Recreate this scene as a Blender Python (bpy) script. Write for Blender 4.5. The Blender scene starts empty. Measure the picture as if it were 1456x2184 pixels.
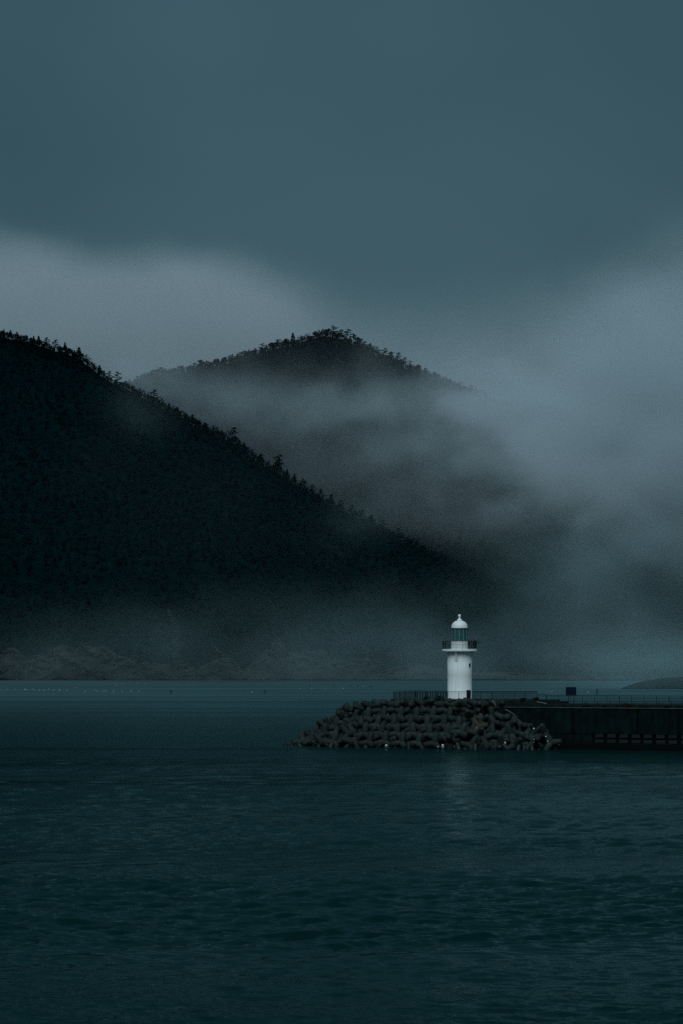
import bpy, bmesh, math, random
import numpy as np
from mathutils import Vector, Matrix, Euler

SC = bpy.context.scene
COL = SC.collection
R = math.radians
rnd = random.Random(7)

# ------------------------------------------------------------------ camera
F = 6000.0                 # focal length in photo pixels (1456 x 2184)
CAM_H = 11.8
HORIZON = 1420.0
TILT = math.atan((HORIZON - 1092.0) / F)
cam_d = bpy.data.cameras.new('camera')
cam_d.sensor_fit = 'VERTICAL'
cam_d.sensor_height = 36.0
cam_d.sensor_width = 36.0
cam_d.lens = F / 2184.0 * 36.0
cam_d.clip_start = 1.0
cam_d.clip_end = 60000.0
cam = bpy.data.objects.new('camera', cam_d)
COL.objects.link(cam)
cam.location = (0, 0, CAM_H)
cam.rotation_euler = (math.pi / 2 + TILT, 0, 0)
SC.camera = cam

# ------------------------------------------------------------------ world
SUN_EL, SUN_AZ = 53.0, -10.0      # degrees; azimuth measured from behind the camera, minus = to the left
world = bpy.data.worlds.new('World')
SC.world = world
world.use_nodes = True
wn, wl = world.node_tree.nodes, world.node_tree.links
wn.clear()
w_out = wn.new('ShaderNodeOutputWorld')
w_bg = wn.new('ShaderNodeBackground')
w_sky = wn.new('ShaderNodeTexSky')
w_sky.sky_type = 'NISHITA'
w_sky.sun_disc = False
w_sky.sun_elevation = R(SUN_EL)
w_sky.sun_rotation = R(180 + SUN_AZ)
w_sky.air_density = 1.5
w_sky.dust_density = 4.0
w_sky.ozone_density = 3.0
# overcast deck: soft, large cloud masses all over the sky
w_tc = wn.new('ShaderNodeTexCoord')
w_map = wn.new('ShaderNodeMapping')
w_map.inputs['Scale'].default_value = (1.0, 1.0, 1.7)
w_map.inputs['Location'].default_value = (0.35, 0.2, 0.55)
w_n = wn.new('ShaderNodeTexNoise')
w_n.inputs['Scale'].default_value = 3.4
w_n.inputs['Detail'].default_value = 3.0
w_n.inputs['Roughness'].default_value = 0.42
w_n.inputs['Distortion'].default_value = 0.25
w_rmp = wn.new('ShaderNodeValToRGB')
w_rmp.color_ramp.interpolation = 'EASE'
w_rmp.color_ramp.elements[0].position = 0.30
w_rmp.color_ramp.elements[0].color = (0.031, 0.082, 0.107, 1)
w_rmp.color_ramp.elements[1].position = 0.68
w_rmp.color_ramp.elements[1].color = (0.053, 0.117, 0.149, 1)
w_scl = wn.new('ShaderNodeVectorMath'); w_scl.operation = 'SCALE'
w_scl.inputs['Scale'].default_value = 0.05
w_mix = wn.new('ShaderNodeMix'); w_mix.data_type = 'RGBA'
w_mix.inputs['Factor'].default_value = 0.94
wl.new(w_tc.outputs['Generated'], w_map.inputs['Vector'])
wl.new(w_map.outputs['Vector'], w_n.inputs['Vector'])
wl.new(w_n.outputs['Fac'], w_rmp.inputs['Fac'])
wl.new(w_sky.outputs['Color'], w_scl.inputs[0])
wl.new(w_scl.outputs['Vector'], w_mix.inputs['A'])
wl.new(w_rmp.outputs['Color'], w_mix.inputs['B'])
wl.new(w_mix.outputs['Result'], w_bg.inputs['Color'])
w_bg.inputs['Strength'].default_value = 0.70
wl.new(w_bg.outputs['Background'], w_out.inputs['Surface'])

# ------------------------------------------------------------------ sun through the cloud
sun_d = bpy.data.lights.new('sun', 'SUN')
sun_d.energy = 1.5
sun_d.angle = R(50)
sun_d.color = (0.75, 0.92, 1.0)
sun = bpy.data.objects.new('sun', sun_d)
COL.objects.link(sun)
_el, _az = R(SUN_EL), R(SUN_AZ)
sd = Vector((math.sin(_az) * math.cos(_el), -math.cos(_az) * math.cos(_el), math.sin(_el)))  # towards the sun
sun.rotation_euler = sd.to_track_quat('Z', 'Y').to_euler()
sun.location = sd * 100

# ------------------------------------------------------------------ render settings
SC.view_settings.view_transform = 'Standard'
SC.view_settings.look = 'None'
SC.view_settings.exposure = 0.3
SC.view_settings.gamma = 1.0
SC.view_settings.use_curve_mapping = False
SC.render.engine = 'CYCLES'
cy = SC.cycles
cy.max_bounces = 6
cy.diffuse_bounces = 2
cy.glossy_bounces = 2
cy.transmission_bounces = 4
cy.transparent_max_bounces = 8
cy.volume_bounces = 2
cy.volume_step_rate = 1.0
cy.volume_max_steps = 256
cy.use_denoising = False      # leave the fine grain in, like the photograph's
cy.use_adaptive_sampling = True
cy.adaptive_threshold = 0.004
cy.adaptive_min_samples = 64
try:
    cy.denoiser = 'OPENIMAGEDENOISE'
except Exception:
    pass

# ------------------------------------------------------------------ helpers
def P(px, py, D):
    """photo pixel + distance along +Y  ->  world point"""
    cx, cyy = (px - 728.0) / F, (1092.0 - py) / F
    y = math.cos(TILT) - cyy * math.sin(TILT)
    z = math.sin(TILT) + cyy * math.cos(TILT)
    return Vector((cx / y * D, D, CAM_H + z / y * D))

def ppm(D):
    return F / D

def sea_D(py):
    """distance at which a pixel row below the horizon meets the sea"""
    v = P(728, py, 1.0)
    return CAM_H / (CAM_H - v.z)

def tag(o, label=None, cat=None, group=None, kind=None):
    if label: o['label'] = label
    if cat: o['category'] = cat
    if group: o['group'] = group
    if kind: o['kind'] = kind
    return o

def empty(name, loc=(0, 0, 0), rz=0.0):
    o = bpy.data.objects.new(name, None)
    COL.objects.link(o)
    o.location = loc
    o.rotation_euler = (0, 0, rz)
    o.empty_display_size = 0.3
    return o

def link(name, me, mat=None, parent=None, smooth=False):
    o = bpy.data.objects.new(name, me)
    COL.objects.link(o)
    if mat is not None and len(me.materials) == 0:
        me.materials.append(mat)
    if parent is not None:
        o.parent = parent
    if smooth:
        me.polygons.foreach_set('use_smooth', [True] * len(me.polygons))
    return o

def from_bm(name, bm, mat, parent=None, smooth=False):
    me = bpy.data.meshes.new(name)
    bm.normal_update()
    bm.to_mesh(me)
    bm.free()
    return link(name, me, mat, parent, smooth)

def box(bm, c, s, M=None, bevel=0.0):
    r = bmesh.ops.create_cube(bm, size=1.0)
    vs = r['verts']
    bmesh.ops.scale(bm, vec=s, verts=vs)
    bmesh.ops.translate(bm, vec=c, verts=vs)
    if bevel > 0:
        es = list({e for v in vs for e in v.link_edges})
        rr = bmesh.ops.bevel(bm, geom=es, offset=bevel, segments=1, affect='EDGES')
        vs = list({v for f in rr['faces'] for v in f.verts} | {v for v in vs if v.is_valid})
    if M is not None:
        bmesh.ops.transform(bm, matrix=M, verts=vs)
    return vs

def bar(bm, a, b, r, seg=6, r2=None):
    a, b = Vector(a), Vector(b)
    d = b - a
    q = d.to_track_quat('Z', 'Y').to_matrix().to_4x4()
    M = Matrix.Translation((a + b) / 2) @ q
    return bmesh.ops.create_cone(bm, cap_ends=True, segments=seg, radius1=r, radius2=r if r2 is None else r2,
                                 depth=d.length, matrix=M)['verts']

def lathe(bm, prof, seg=32, a0=0.0, a1=2 * math.pi, cap=True):
    """prof: list of (r, z)"""
    full = abs(a1 - a0 - 2 * math.pi) < 1e-6
    n = seg if full else seg + 1
    rings = []
    for r, z in prof:
        if r < 1e-6:
            rings.append([bm.verts.new((0, 0, z))])
        else:
            rings.append([bm.verts.new((r * math.cos(a0 + (a1 - a0) * i / seg), r * math.sin(a0 + (a1 - a0) * i / seg), z)) for i in range(n)])
    for A, B in zip(rings[:-1], rings[1:]):
        for i in range(seg):
            j = (i + 1) % n
            if len(A) == 1 and len(B) == 1: continue
            if len(A) == 1: bm.faces.new((A[0], B[j], B[i]))
            elif len(B) == 1: bm.faces.new((A[i], A[j], B[0]))
            else: bm.faces.new((A[i], A[j], B[j], B[i]))
    if cap and full:
        if len(rings[0]) > 1: bm.faces.new(list(reversed(rings[0])))
        if len(rings[-1]) > 1: bm.faces.new(rings[-1])

# ---- value noise on arrays
def _hash(ix, iy, seed):
    h = (ix * 374761393 + iy * 668265263 + seed * 1442695041) & 0xFFFFFFFF
    h = ((h ^ (h >> 13)) * 1274126177) & 0xFFFFFFFF
    return ((h ^ (h >> 16)) & 0xFFFF) / 65535.0

def vnoise(x, y, seed=0):
    x = np.asarray(x, float); y = np.asarray(y, float)
    ix = np.floor(x).astype(np.int64); iy = np.floor(y).astype(np.int64)
    fx = x - ix; fy = y - iy
    fx = fx * fx * (3 - 2 * fx); fy = fy * fy * (3 - 2 * fy)
    a = _hash(ix, iy, seed); b = _hash(ix + 1, iy, seed)
    c = _hash(ix, iy + 1, seed); d = _hash(ix + 1, iy + 1, seed)
    return (a + (b - a) * fx) * (1 - fy) + (c + (d - c) * fx) * fy

def fbm(x, y, seed=0, octv=4, gain=0.5):
    s, a, t = 0.0, 1.0, 0.0
    for k in range(octv):
        s = s + a * (vnoise(x * 2 ** k, y * 2 ** k, seed + k) * 2 - 1)
        t += a; a *= gain
    return s / t

def grid_mesh(name, X, Y, Z):
    """2-D arrays of the same shape"""
    ny, nx = X.shape
    v = np.stack([X.ravel(), Y.ravel(), Z.ravel()], 1)
    i = np.arange(nx * ny).reshape(ny, nx)
    f = np.stack([i[:-1, :-1].ravel(), i[:-1, 1:].ravel(), i[1:, 1:].ravel(), i[1:, :-1].ravel()], 1)
    me = bpy.data.meshes.new(name)
    me.from_pydata(v.tolist(), [], f.tolist())
    me.update()
    return me

# ------------------------------------------------------------------ materials
def new_mat(name):
    m = bpy.data.materials.new(name)
    m.use_nodes = True
    nt = m.node_tree
    b = nt.nodes.get('Principled BSDF')
    return m, nt, b

def noise_mat(name, c1, c2, scale=4.0, rough=0.8, bump=0.0, bump_scale=None, detail=5.0, spec=0.3, lo=0.35, hi=0.65,
              obj_random=0.0, bump_dist=0.02, stretch=(1, 1, 1), streak=None):
    m, nt, b = new_mat(name)
    N, L = nt.nodes, nt.links
    tc = N.new('ShaderNodeTexCoord')
    mp = N.new('ShaderNodeMapping'); mp.inputs['Scale'].default_value = stretch
    L.new(tc.outputs['Object'], mp.inputs['Vector'])
    n = N.new('ShaderNodeTexNoise')
    n.inputs['Scale'].default_value = scale
    n.inputs['Detail'].default_value = detail
    n.inputs['Roughness'].default_value = 0.6
    L.new(mp.outputs['Vector'], n.inputs['Vector'])
    r = N.new('ShaderNodeValToRGB')
    r.color_ramp.elements[0].position = lo; r.color_ramp.elements[0].color = (*c1, 1)
    r.color_ramp.elements[1].position = hi; r.color_ramp.elements[1].color = (*c2, 1)
    L.new(n.outputs['Fac'], r.inputs['Fac'])
    col = r.outputs['Color']
    if obj_random > 0:
        oi = N.new('ShaderNodeObjectInfo')
        mr = N.new('ShaderNodeMapRange')
        mr.inputs['To Min'].default_value = 1 - obj_random; mr.inputs['To Max'].default_value = 1 + obj_random
        L.new(oi.outputs['Random'], mr.inputs['Value'])
        h = N.new('ShaderNodeHueSaturation')
        L.new(col, h.inputs['Color']); L.new(mr.outputs['Result'], h.inputs['Value'])
        col = h.outputs['Color']
    if streak is not None:
        sc_, cs, amt = streak
        mp2 = N.new('ShaderNodeMapping'); mp2.inputs['Scale'].default_value = sc_
        L.new(tc.outputs['Object'], mp2.inputs['Vector'])
        n2 = N.new('ShaderNodeTexNoise'); n2.inputs['Scale'].default_value = 1.0; n2.inputs['Detail'].default_value = 4
        L.new(mp2.outputs['Vector'], n2.inputs['Vector'])
        r2 = N.new('ShaderNodeValToRGB')
        r2.color_ramp.elements[0].position = 0.48; r2.color_ramp.elements[0].color = (0, 0, 0, 1)
        r2.color_ramp.elements[1].position = 0.75; r2.color_ramp.elements[1].color = (amt, amt, amt, 1)
        L.new(n2.outputs['Fac'], r2.inputs['Fac'])
        mx = N.new('ShaderNodeMix'); mx.data_type = 'RGBA'
        L.new(r2.outputs['Color'], mx.inputs['Factor'])
        L.new(col, mx.inputs['A']); mx.inputs['B'].default_value = (*cs, 1)
        col = mx.outputs['Result']
    L.new(col, b.inputs['Base Color'])
    b.inputs['Roughness'].default_value = rough
    b.inputs['Specular IOR Level'].default_value = spec
    if bump > 0:
        nb = N.new('ShaderNodeTexNoise')
        nb.inputs['Scale'].default_value = bump_scale or scale * 4
        nb.inputs['Detail'].default_value = 6
        L.new(tc.outputs['Object'], nb.inputs['Vector'])
        bp = N.new('ShaderNodeBump'); bp.inputs['Strength'].default_value = bump; bp.inputs['Distance'].default_value = bump_dist
        L.new(nb.outputs['Fac'], bp.inputs['Height'])
        L.new(bp.outputs['Normal'], b.inputs['Normal'])
    return m

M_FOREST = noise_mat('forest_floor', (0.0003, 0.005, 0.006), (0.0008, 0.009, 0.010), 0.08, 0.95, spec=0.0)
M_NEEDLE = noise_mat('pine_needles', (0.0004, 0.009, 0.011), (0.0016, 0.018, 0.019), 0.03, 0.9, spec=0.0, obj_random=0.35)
M_BARK = noise_mat('pine_bark', (0.025, 0.022, 0.018), (0.05, 0.04, 0.032), 2.0, 0.95, spec=0.1)
M_ROCK = noise_mat('cliff_rock', (0.003, 0.008, 0.009), (0.022, 0.028, 0.028), 0.075, 0.9, bump=0.9, bump_scale=0.3, spec=0.2, bump_dist=1.5, lo=0.36, hi=0.62, detail=9)

# ------------------------------------------------------------------ sea
def water_material():
    m = bpy.data.materials.new('sea_water'); m.use_nodes = True
    nt = m.node_tree; N, L = nt.nodes, nt.links
    N.clear()
    out = N.new('ShaderNodeOutputMaterial')
    tc = N.new('ShaderNodeTexCoord')
    def nz(scale, detail, rough, stretch, rot=10, off=0):
        mp = N.new('ShaderNodeMapping'); mp.inputs['Scale'].default_value = stretch
        mp.inputs['Rotation'].default_value = (0, 0, R(rot)); mp.inputs['Location'].default_value = (off, off, 0)
        L.new(tc.outputs['Object'], mp.inputs['Vector'])
        n = N.new('ShaderNodeTexNoise'); n.inputs['Scale'].default_value = scale
        n.inputs['Detail'].default_value = detail; n.inputs['Roughness'].default_value = rough
        L.new(mp.outputs['Vector'], n.inputs['Vector'])
        return n.outputs['Fac']
    def rng(v, a, b, c, d):
        r = N.new('ShaderNodeMapRange'); r.interpolation_type = 'SMOOTHSTEP'
        for k, x in zip(('From Min', 'From Max', 'To Min', 'To Max'), (a, b, c, d)): r.inputs[k].default_value = x
        L.new(v, r.inputs['Value']); return r.outputs['Result']
    def mul(a, b):
        q = N.new('ShaderNodeMath'); q.operation = 'MULTIPLY'; L.new(a, q.inputs[0]); L.new(b, q.inputs[1]); return q.outputs[0]
    chop = nz(2.6, 3, 0.6, (1.3, 1, 1))
    patch = nz(0.030, 5, 0.62, (0.14, 1, 1), -3, 9)    # wind-ruffled and calmer bands
    sx = N.new('ShaderNodeSeparateXYZ'); L.new(tc.outputs['Object'], sx.inputs[0])
    lee = rng(sx.outputs['Y'], 450, 1600, 0.62, 1.5)   # open water ruffled by the wind off the hill
    ruff = mul(rng(patch, 0.38, 0.62, 0.05, 2.0), lee)
    b2 = N.new('ShaderNodeBump'); b2.inputs['Distance'].default_value = 0.075
    L.new(mul(chop, ruff), b2.inputs['Height'])
    nrm = b2.outputs['Normal']
    dif = N.new('ShaderNodeBsdfDiffuse'); dif.inputs['Color'].default_value = (0.0008, 0.0140, 0.0140, 1)
    gl = N.new('ShaderNodeBsdfGlossy'); gl.inputs['Color'].default_value = (0.50, 0.76, 0.79, 1)
    L.new(rng(sx.outputs['Y'], 150, 1500, 0.11, 0.42), gl.inputs['Roughness'])
    L.new(nrm, gl.inputs['Normal'])
    fr = N.new('ShaderNodeFresnel'); fr.inputs['IOR'].default_value = 1.33
    L.new(nrm, fr.inputs['Normal'])
    fs = N.new('ShaderNodeMath'); fs.operation = 'MULTIPLY'; fs.inputs[1].default_value = 0.53
    L.new(fr.outputs['Fac'], fs.inputs[0])
    mx = N.new('ShaderNodeMixShader')
    L.new(fs.outputs[0], mx.inputs['Fac']); L.new(dif.outputs[0], mx.inputs[1]); L.new(gl.outputs[0], mx.inputs[2])
    L.new(mx.outputs[0], out.inputs['Surface'])
    return m
M_WATER = water_material()
S = 30000.0
me = bpy.data.meshes.new('sea')
me.from_pydata([(-S, -2000, -0.30), (S, -2000, -0.30), (S, S, -0.30), (-S, S, -0.30)], [], [(0, 1, 2, 3)])
sea = link('sea', me, M_WATER)
tag(sea, 'dark teal sea stretching to the horizon', kind='structure')
# the near water as real waves, the mesh coarser with distance
nr, nc = 860, 620
yr = 1.0 / np.linspace(1 / 72.0, 1 / 1000.0, nr)
kx = np.linspace(-0.20, 0.20, nc)
Y, K = np.meshgrid(yr, kx, indexing='ij')
X = K * Y
dr = np.gradient(yr)[:, None]
rw = np.random.default_rng(12)
Z = np.zeros_like(X)
gust = 0.45 + 1.05 * np.clip(fbm(X / 55, Y / 16, 61, 4) * 1.6 + 0.5, 0, 1)
for lam in np.geomspace(0.32, 12, 54):
    th = math.pi / 2 + rw.normal() * 0.75          # running mostly towards and away from the shore
    kk = 2 * math.pi / lam
    ph = rw.random() * 6.283 + 1.1 * fbm(X / (lam * 5), Y / (lam * 5), int(lam * 100), 2)
    foot = dr * abs(math.sin(th)) + Y * 0.40 / nc * abs(math.cos(th))
    fade = np.clip((lam / foot - 1.4) / 2.0, 0, 1)
    amp = 0.0118 * lam * (1.0 if lam < 1.0 else (1.0 / lam) ** 0.92)
    Z += amp * fade * np.sin(kk * (X * math.cos(th) + Y * math.sin(th)) + ph) * (gust if lam < 5 else 1.0)
Z *= np.clip((1000.0 - Y) / 300.0, 0, 1)
near_sea = link('sea', grid_mesh('sea', X, Y, Z), M_WATER, smooth=True)
tag(near_sea, 'rippled dark teal water around the breakwater', kind='structure')

# ------------------------------------------------------------------ hills
class Hill:
    def __init__(self, prof, depth, shore, tree_h, seed, back):
        pts = []
        pa = np.array(prof, float)
        xs_ = np.concatenate([pa[:, 0][(pa[:, 0] < -260) | (pa[:, 0] > 1500)], np.arange(-260, 1500, 9.0)])
        xs_.sort()
        ys_ = np.interp(xs_, pa[:, 0], pa[:, 1]) + fbm(xs_ / 46.0, xs_ * 0 + seed, seed + 2, 3) * 7.0
        for px, py in zip(xs_, ys_):
            D = depth(px)
            p = P(px, py, D)
            pts.append((p.x, p.y, max(p.z - tree_h, 1.0)))
        pts.sort()
        a = np.array(pts)
        self.rx, self.ry, self.rz = a[:, 0], a[:, 1], a[:, 2]
        self.shore, self.seed, self.back = shore, seed, back
    def h(self, X, Y):
        X = np.asarray(X, float); Y = np.asarray(Y, float)
        rz = np.interp(X, self.rx, self.rz); ry = np.interp(X, self.rx, self.ry)
        ys = self.shore(X)
        t = (Y - ys) / (ry - ys)
        up = np.clip(t, 0, 1)
        prof = rz * (up ** 0.92)
        dn = np.clip(t - 1, 0, None) * (ry - ys)
        prof = prof - dn * dn / (dn + 60.0) * self.back
        w = np.sin(np.clip(t, 0, 1) * math.pi) ** 0.8
        gully = fbm(X / 130 + Y / 400, Y / 350, self.seed, 3) * 14 + fbm(X / 40, Y / 60, self.seed + 9, 3) * 4
        z = prof + gully * w * np.clip(rz / 150, 0.05, 1)
        z = np.where(t < 0, t * 60, z)
        return z
    def silhouette(self, X_over_Y):
        """terrain point that makes the skyline along a line of sight"""
        Y = np.linspace(self.ry.min() - 150, self.ry.max() + 100, 160)
        z = self.h(X_over_Y * Y, Y)
        k = int(np.argmax((z - CAM_H) / Y))
        return float(X_over_Y * Y[k]), float(Y[k]), float(z[k])

near_prof = [(-1500, 560), (-900, 600), (-500, 640), (-250, 672), (-100, 690), (0, 706), (60, 720), (140, 741), (180, 762), (215, 790), (250, 812),
             (330, 850), (400, 888), (440, 912), (500, 938), (560, 978), (590, 998), (640, 1028), (700, 1062), (760, 1092),
             (820, 1122), (880, 1152), (960, 1190), (1050, 1228), (1150, 1262), (1250, 1290), (1350, 1318), (1456, 1340), (1700, 1370), (2300, 1395)]
def near_depth(px):
    return float(np.interp(px, [-1500, -250, 0, 500, 900, 1200, 1500, 2300], [3100, 2920, 2860, 2700, 2580, 2510, 2470, 2450]))
def near_shore(X):
    return 2366 + fbm(np.asarray(X) / 70, np.zeros_like(np.asarray(X, float)) + 3.3, 5, 3) * 9
near_hill = Hill(near_prof, near_depth, near_shore, 4.2, 21, 0.55)

far_prof = [(-900, 1000), (-400, 960), (0, 900), (150, 858), (230, 828), (280, 812), (330, 792), (420, 778), (500, 760), (560, 742), (620, 727), (680, 709),
            (720, 710), (770, 735), (830, 760), (900, 793), (960, 813), (1020, 834), (1080, 858), (1150, 915), (1250, 1010),
            (1400, 1130), (1600, 1230), (2000, 1320), (2600, 1390)]
far_hill = Hill(far_prof, lambda px: 3800.0 - abs(px - 700) * 0.12, lambda X: 2950 + 0 * np.asarray(X, float), 5.5, 55, 0.6)

def build_terrain(name, hill, x0, x1, y0, y1, step, label):
    xs = np.arange(x0, x1 + 1, step); ys = np.arange(y0, y1 + 1, step)
    X, Y = np.meshgrid(xs, ys)
    Z = hill.h(X, Y)
    Z = np.maximum(Z, -6)
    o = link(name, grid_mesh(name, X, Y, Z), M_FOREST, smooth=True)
    tag(o, label, kind='structure')
    return o
build_terrain('hill', near_hill, -900, 1300, 2330, 3500, 10, 'dark forested hill running down to the sea')
build_terrain('mountain', far_hill, -1200, 1500, 2900, 4700, 14, 'misty forested mountain behind the dark hill')

# rocky sea cliff along the foot of the near hill
rock_top = [(-400, 1395), (-150, 1385), (0, 1390), (30, 1374), (60, 1396), (90, 1392), (130, 1374), (165, 1378), (195, 1370), (230, 1382), (260, 1398), (300, 1408),
            (345, 1412), (380, 1415), (425, 1422), (450, 1410), (478, 1398), (500, 1405), (520, 1424), (550, 1400), (572, 1378), (600, 1366), (615, 1390), (640, 1384),
            (665, 1392), (690, 1384), (740, 1402), (780, 1398), (830, 1424), (880, 1410), (930, 1420), (1000, 1428), (1100, 1432), (1300, 1436), (1456, 1438), (1800, 1440)]
rt = np.array([(P(px, py, 2385).x, P(px, py, 2385).z) for px, py in rock_top])
def rock_height(X):
    return np.interp(X, rt[:, 0], rt[:, 1])
xs = np.arange(-460, 460, 1.2)
vs_ = np.linspace(0, 1, 44)
X, V = np.meshgrid(xs, vs_)
Ys = near_shore(X)
H = rock_height(X) * (1 + 0.12 * fbm(X / 7, V * 2, 77, 4, 0.6))
Zb = H * V ** 1.1
def crag(x, z, seed, sc):      # faceted blocks: creases where the noise folds
    return 1 - 2 * np.abs(fbm((x + z * 0.7) / sc, (z - x * 0.25) / sc, seed, 3, 0.5))
blocks = crag(X, Zb, 31, 17.0) * 3.6 + crag(X, Zb, 47, 7.0) * 3.0 + crag(X, Zb, 53, 3.2) * 1.7
Z = Zb - 1.0 + crag(X, Zb, 61, 6.0) * 1.3 * np.sin(V * math.pi)
Yc = Ys - 8 + V * 24 - blocks * (0.5 + 0.8 * V) + fbm(X / 40, V * 2, 8, 3) * 7
cliff = link('sea_cliff', grid_mesh('sea_cliff', X, Yc, Z), M_ROCK)
tag(cliff, 'bare grey-brown rock cliff along the foot of the dark hill', kind='structure')

def rock_outcrop(px0, py0, px1, py1, wpx, seed, name='rock_outcrop'):
    """a tongue of bare rock climbing the slope between two pixels"""
    n, mcols = 40, 14
    vv = []
    for i in range(n):
        t = i / (n - 1)
        px = px0 + (px1 - px0) * t + 10 * math.sin(t * 5 + seed)
        py = py0 + (py1 - py0) * t
        w = wpx * (0.45 + 0.55 * (1 - t)) * (0.8 + 0.4 * float(vnoise(t * 6, seed, 3)))
        row = []
        for j in range(mcols):
            s = j / (mcols - 1) - 0.5
            xx = px + s * 2 * w
            # march along the sight line to the hill slope
            d = P(xx, py, 1.0) - Vector((0, 0, CAM_H))
            Yv = np.linspace(2362, 2900, 140)
            zt = near_hill.h(d.x * Yv, Yv)
            k = int(np.argmax(zt > CAM_H + d.z * Yv)) if (zt > CAM_H + d.z * Yv).any() else 40
            y = float(Yv[k])
            edge = 1 - (abs(s) * 2) ** 2
            bulge = 1.5 + 3.5 * edge + 6.0 * (1 - 2 * abs(float(fbm(xx / 8.0, py / 11.0, seed, 4, 0.6))))
            y -= bulge if edge > 0.02 else -3
            row.append((d.x * y, y, CAM_H + d.z * y))
        vv.append(row)
    A = np.array(vv)
    o = link(name, grid_mesh(name, A[:, :, 0], A[:, :, 1], A[:, :, 2]), M_ROCK)
    return o
tag(rock_outcrop(398, 1425, 352, 1300, 13, 4), 'tall tongue of bare rock climbing the dark wooded slope', 'rock')
tag(rock_outcrop(585, 1420, 590, 1356, 24, 9), 'broken rock spur standing above the misty shore cliff', 'rock')
tag(rock_outcrop(487, 1425, 462, 1372, 15, 13), 'small pale rock rib beside the broken spur', 'rock')
tag(rock_outcrop(830, 1436, 750, 1372, 20, 17), 'slanting rock rib fading into mist behind the breakwater', 'rock')

# low headland beyond the breakwater
hx = np.arange(140, 620, 4.0); hy = np.arange(1450, 1900, 5.0)
X, Y = np.meshgrid(hx, hy)
d_edge = np.minimum((X - 147 - np.maximum(Y - 1480, 0) * 0.12), (Y - 1474) * 1.3 + 2)
Z = np.where(d_edge > 0, 0.5 + 5.0 * (1 - np.exp(-np.clip(d_edge, 0, None) / 30.0)) + np.clip(d_edge, 0, 300) * 0.03, d_edge * 0.3)
Z = Z + fbm(X / 18, Y / 18, 91, 4) * 1.0 * np.clip(d_edge / 10, 0, 1) - 0.3
o = link('headland', grid_mesh('headland', X, Y, np.maximum(Z, -4)), M_FOREST, smooth=True)
tag(o, 'low dark headland reaching into the sea beyond the breakwater', kind='structure')

# ------------------------------------------------------------------ trees
def tri_cloud(rg, centres, per, leaf, flat):
    """leaf-sized triangles spread through ellipsoidal clumps. centres: (x,y,z,rx,rz)"""
    out = []
    for (x, y, z, rx, rz) in centres:
        n = max(3, int(per))
        d = rg.normal(size=(n, 3)); d /= np.linalg.norm(d, axis=1)[:, None]
        rr = rg.random(n)[:, None] ** 0.45
        c = np.array([x, y, z]) + d * rr * np.array([rx, rx, rz])
        a = rg.normal(size=(n, 3)) * np.array([1, 1, flat]); a /= np.linalg.norm(a, axis=1)[:, None]
        b = rg.normal(size=(n, 3)) * np.array([1, 1, flat]); b -= (a * b).sum(1)[:, None] * a
        b /= np.linalg.norm(b, axis=1)[:, None] + 1e-6
        s = leaf * (0.6 + 0.8 * rg.random(n))[:, None]
        t = np.stack([c - a * s, c + a * s * 0.9 + b * s * 0.25, c + b * s * 0.9], 1)
        out.append(t)
    return np.concatenate(out, 0)

def tree_shape(kind, seed, per, leaf):
    """unit-height tree: (crown triangles n,3,3 ; list of wood segments (a,b,r1,r2))"""
    rg = np.random.default_rng(seed)
    lean = rg.normal(size=2) * 0.06
    def axis(z): return np.array([lean[0] * z * z, lean[1] * z * z, z])
    wood, cl = [], []
    if kind == 'conifer':
        top = 1.0
        wood.append((axis(0), axis(0.97), 0.022, 0.004))
        nt = 9
        for i in range(nt):
            z = 0.25 + 0.68 * i / (nt - 1)
            w = 0.30 * (1 - (z - 0.2) / 0.85) ** 0.8 * (0.8 + 0.4 * rg.random())
            nb = 5 if i < 6 else 3
            a0 = rg.random() * 6.28
            for k in range(nb):
                a = a0 + k * 6.283 / nb + rg.normal() * 0.2
                c = axis(z)
                tip = c + np.array([math.cos(a) * w, math.sin(a) * w, 0.03 - 0.05 * rg.random()])
                wood.append((c, tip, 0.006, 0.002))
                mid = c * 0.4 + tip * 0.6
                cl.append((mid[0], mid[1], mid[2], w * 0.42, 0.022))
        c = axis(0.96); cl.append((c[0], c[1], c[2], 0.02, 0.05))
    elif kind == 'layered':
        wood.append((axis(0), axis(0.55), 0.026, 0.016)); wood.append((axis(0.55), axis(0.93), 0.016, 0.006))
        nt = 9
        for i in range(nt):
            z = 0.40 + 0.56 * i / (nt - 1)
            a = i * 2.4 + rg.normal() * 0.5
            w = (0.34 - 0.22 * (z - 0.4)) * (0.55 + 0.75 * rg.random()) * (0.25 if i == nt - 1 else 1)
            c = axis(z - 0.05)
            tip = axis(z) + np.array([math.cos(a) * w, math.sin(a) * w, 0.02 * rg.normal()])
            wood.append((c, tip, 0.010, 0.003))
            cl.append((tip[0], tip[1], tip[2] + 0.015, 0.16 - 0.07 * (z - 0.4), 0.032))
            m = (c + tip) / 2
            cl.append((m[0], m[1], m[2] + 0.02, 0.10, 0.03))
    else:  # broad crown
        wood.append((axis(0), axis(0.6), 0.03, 0.012))
        for i in range(9):
            a = rg.random() * 6.28; z = 0.38 + 0.5 * rg.random(); w = 0.26 * rg.random() ** 0.5 * (1.15 - z)
            tip = axis(z) + np.array([math.cos(a) * w * 1.6, math.sin(a) * w * 1.6, 0])
            wood.append((axis(z * 0.7), tip, 0.010, 0.003))
            cl.append((tip[0], tip[1], tip[2], 0.15, 0.10))
        c = axis(0.9); cl.append((c[0], c[1], c[2], 0.10, 0.08))
    tris = tri_cloud(rg, cl, per, leaf, 0.35 if kind != 'broad' else 0.9)
    return tris, wood

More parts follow.
